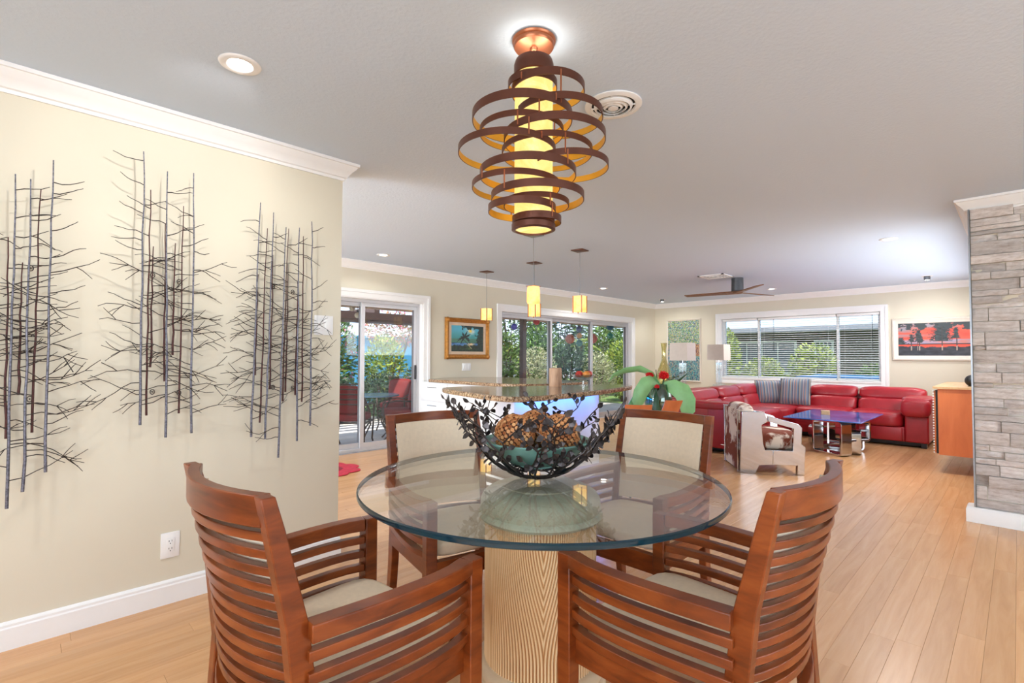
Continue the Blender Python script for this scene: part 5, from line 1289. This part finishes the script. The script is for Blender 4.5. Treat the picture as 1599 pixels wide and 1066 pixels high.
# patio furniture
plain('cushion_red', (118, 32, 34), .85, var=.1); plain('patio_metal', (72, 58, 52), .5, .4); plain('table_blue', (120, 160, 190), .15, var=.2, nscale=6)
pt = thing('patio_table', 'round blue-topped patio table outside between the red chairs', 'table', (4.12, 7.32, -.06))
MB().lathe([(.36, .64), (.36, .665), (.001, .667)], 40).build('table_top', 'table_blue', pt, 40)
for a in (.4, 1.97, 3.54, 5.1): MB().tube([(.3*cos(a), .3*sin(a), .64), (.16*cos(a), .16*sin(a), .42), (.14*cos(a), .14*sin(a), .2), (.3*cos(a), .3*sin(a), .002)], .013, 6).build('table_leg', 'patio_metal', pt, 60)
def patio_chair(x, y, rz, lab):
    c = thing('patio_chair', lab, 'chair', (x, y, -.06), rz, 'patio chairs with red cushions')
    MB().superbox((0, 0, .43), (.48, .48, .11), 5, 5).build('seat_cushion', 'cushion_red', c, 60)
    MB().superbox((-.20, 0, .68), (.10, .46, .40), 4, 5, fn=lambda p: Vector((p.x-.15*p.z, p.y, p.z))).build('back_cushion', 'cushion_red', c, 60)
    for s in (-1, 1):
        MB().tube([(-.24, s*.25, 0), (-.21, s*.25, .4), (-.30, s*.25, .92)], .014, 6).build('back_post', 'patio_metal', c, 60)
        MB().tube([(.25, s*.25, .002), (.16, s*.25, .1), (.22, s*.25, .36), (.24, s*.25, .58), (.05, s*.26, .62), (-.23, s*.25, .60)], .013, 6).build('arm_leg', 'patio_metal', c, 60)
        MB().tube([(-.22, s*.25, .36), (.22, s*.25, .36)], .012, 6).build('side_rail', 'patio_metal', c)
    for q in range(5): MB().tube([(-.262-.012*q, -.25, .62+.07*q), (-.262-.012*q, .25, .62+.07*q)], .011, 6).build('back_slat', 'patio_metal', c)
    for xx in (-.2, .2): MB().tube([(xx, -.25, .36), (xx, .25, .36)], .012, 6).build('seat_bar', 'patio_metal', c)
patio_chair(4.18, 6.74, rad(150), 'patio chair with red cushions at right beside the blue table')
patio_chair(3.36, 6.66, rad(45), 'patio chair with its dark back toward the left door pane')
patio_chair(4.75, 7.75, rad(215), 'patio chair with red cushions beyond the blue table')
sh = thing('lattice_screen', 'white lattice screen outside at right of patio door', 'screen', (5.15, 7.6, -.06), rad(35))
MB().span(-.02, .02, -.02, .02, 0, .95).build('post', 'alum_frame', sh); MB().span(.78, .82, -.02, .02, 0, .95).build('post', 'alum_frame', sh)
for k in range(14): MB().box((.4, 0, .5), (.014, .01, 1.0), T(.4, 0, .5) @ RY(rad(45 if k % 2 else -45)) @ T(-.4, 0, -.5) @ T(-.36+.055*k, 0, 0) ).build('lath', 'alum_frame', sh) if k in (5, 6, 7, 8) else None

# ------------------------------------------------------------------ outside the blind-covered window
plain('house_beige', (104, 98, 88), .85, var=.04); plain('house_grey', (128, 132, 142), .6, var=.05); plain('pool_blue', (70, 140, 200), .3, var=.1)
nb = thing('neighbour_house', 'beige house wing with white windows seen through the blinds', 'house', (17.2, 4.2, -.1))
MB().span(0, .3, -4.5, 6, 0, 2.1).build('wall', 'house_beige', nb); MB().span(-1.0, .6, -4.6, 6.1, 2.1, 2.24).build('eave', 'house_grey', nb)
for y0, y1 in ((.7, 2.6), (-.3, .1)):
    w_ = MB().span(-.03, 0, y0-.06, y1+.06, .8, 1.85).build('window_frame', 'white_trim', nb); MB().span(-.035, -.031, y0, y1, .86, 1.79).build('window_glass', 'house_grey', w_)
    for q in range(1, 4): MB().span(-.045, -.036, y0+(y1-y0)*q/4-.015, y0+(y1-y0)*q/4+.015, .86, 1.79).build('muntin', 'white_trim', w_)
pgl = thing('side_pergola', 'open white-beamed pergola outside the blind-covered window', 'pergola', (12.3, 2.6, -.1))
for k in range(11): MB().box((0, -3.2+.62*k, 2.5), (2.6, .07, .12), ).build('rafter', 'house_grey', pgl)
for x in (-1.3, 1.3): MB().span(x-.05, x+.05, -3.5, 3.3, 2.32, 2.44).build('beam', 'house_grey', pgl)
for x, y in ((1.3, -3.4), (1.3, 3.2), (-1.3, -3.4), (-1.3, 3.2)): MB().span(x-.05, x+.05, y-.05, y+.05, 0, 2.32).build('post', 'house_grey', pgl)
shrub('garden_shrub', 'golden leaved shrub high behind the left blind', 15.0, 6.3, .6, 2.2, 'leaf_lime', .06, 2200, 21)
shrub('garden_shrub', 'yellow green hedge shrub behind the middle blind', 14.6, 4.95, .55, 1.3, 'leaf_lime', .05, 2200, 22)
shrub('garden_shrub', 'mid green hedge shrub behind right of the middle blind', 14.5, 3.7, .6, 1.65, 'leaf_lime', .055, 2400, 23)
shrub('garden_shrub', 'low green hedge shrub behind the right blind', 14.6, 2.4, .58, 1.15, 'leaf_mid', .05, 2200, 24)
gr = thing('lattice_gate', 'grey lattice gate outside behind the left blind', 'gate', (13.9, 6.0, -.1))
MB().span(-.02, .02, -.35, .35, 1.7, 1.76).build('rail', 'house_grey', gr); MB().span(-.02, .02, -.35, .35, .1, .16).build('rail', 'house_grey', gr)
for k in range(6): MB().span(-.02, .02, -.35+.132*k, -.31+.132*k, 0, 1.9).build('bar', 'house_grey', gr)
for k in range(7): MB().span(-.03, -.022, -.35, .35, .3+.2*k, .34+.2*k).build('rail', 'house_grey', gr)
hp = thing('hot_tub', 'blue covered spa tub outside below the right blind', 'spa tub', (12.3, 2.3, -.1))
soft(MB().rbox((0, 0, .42), (1.6, 1.9, .84), .06, 3).build('tub_shell', 'house_grey', hp)); soft(MB().rbox((0, 0, .89), (1.66, 1.96, .1), .04, 3).build('tub_cover', 'pool_blue', hp))
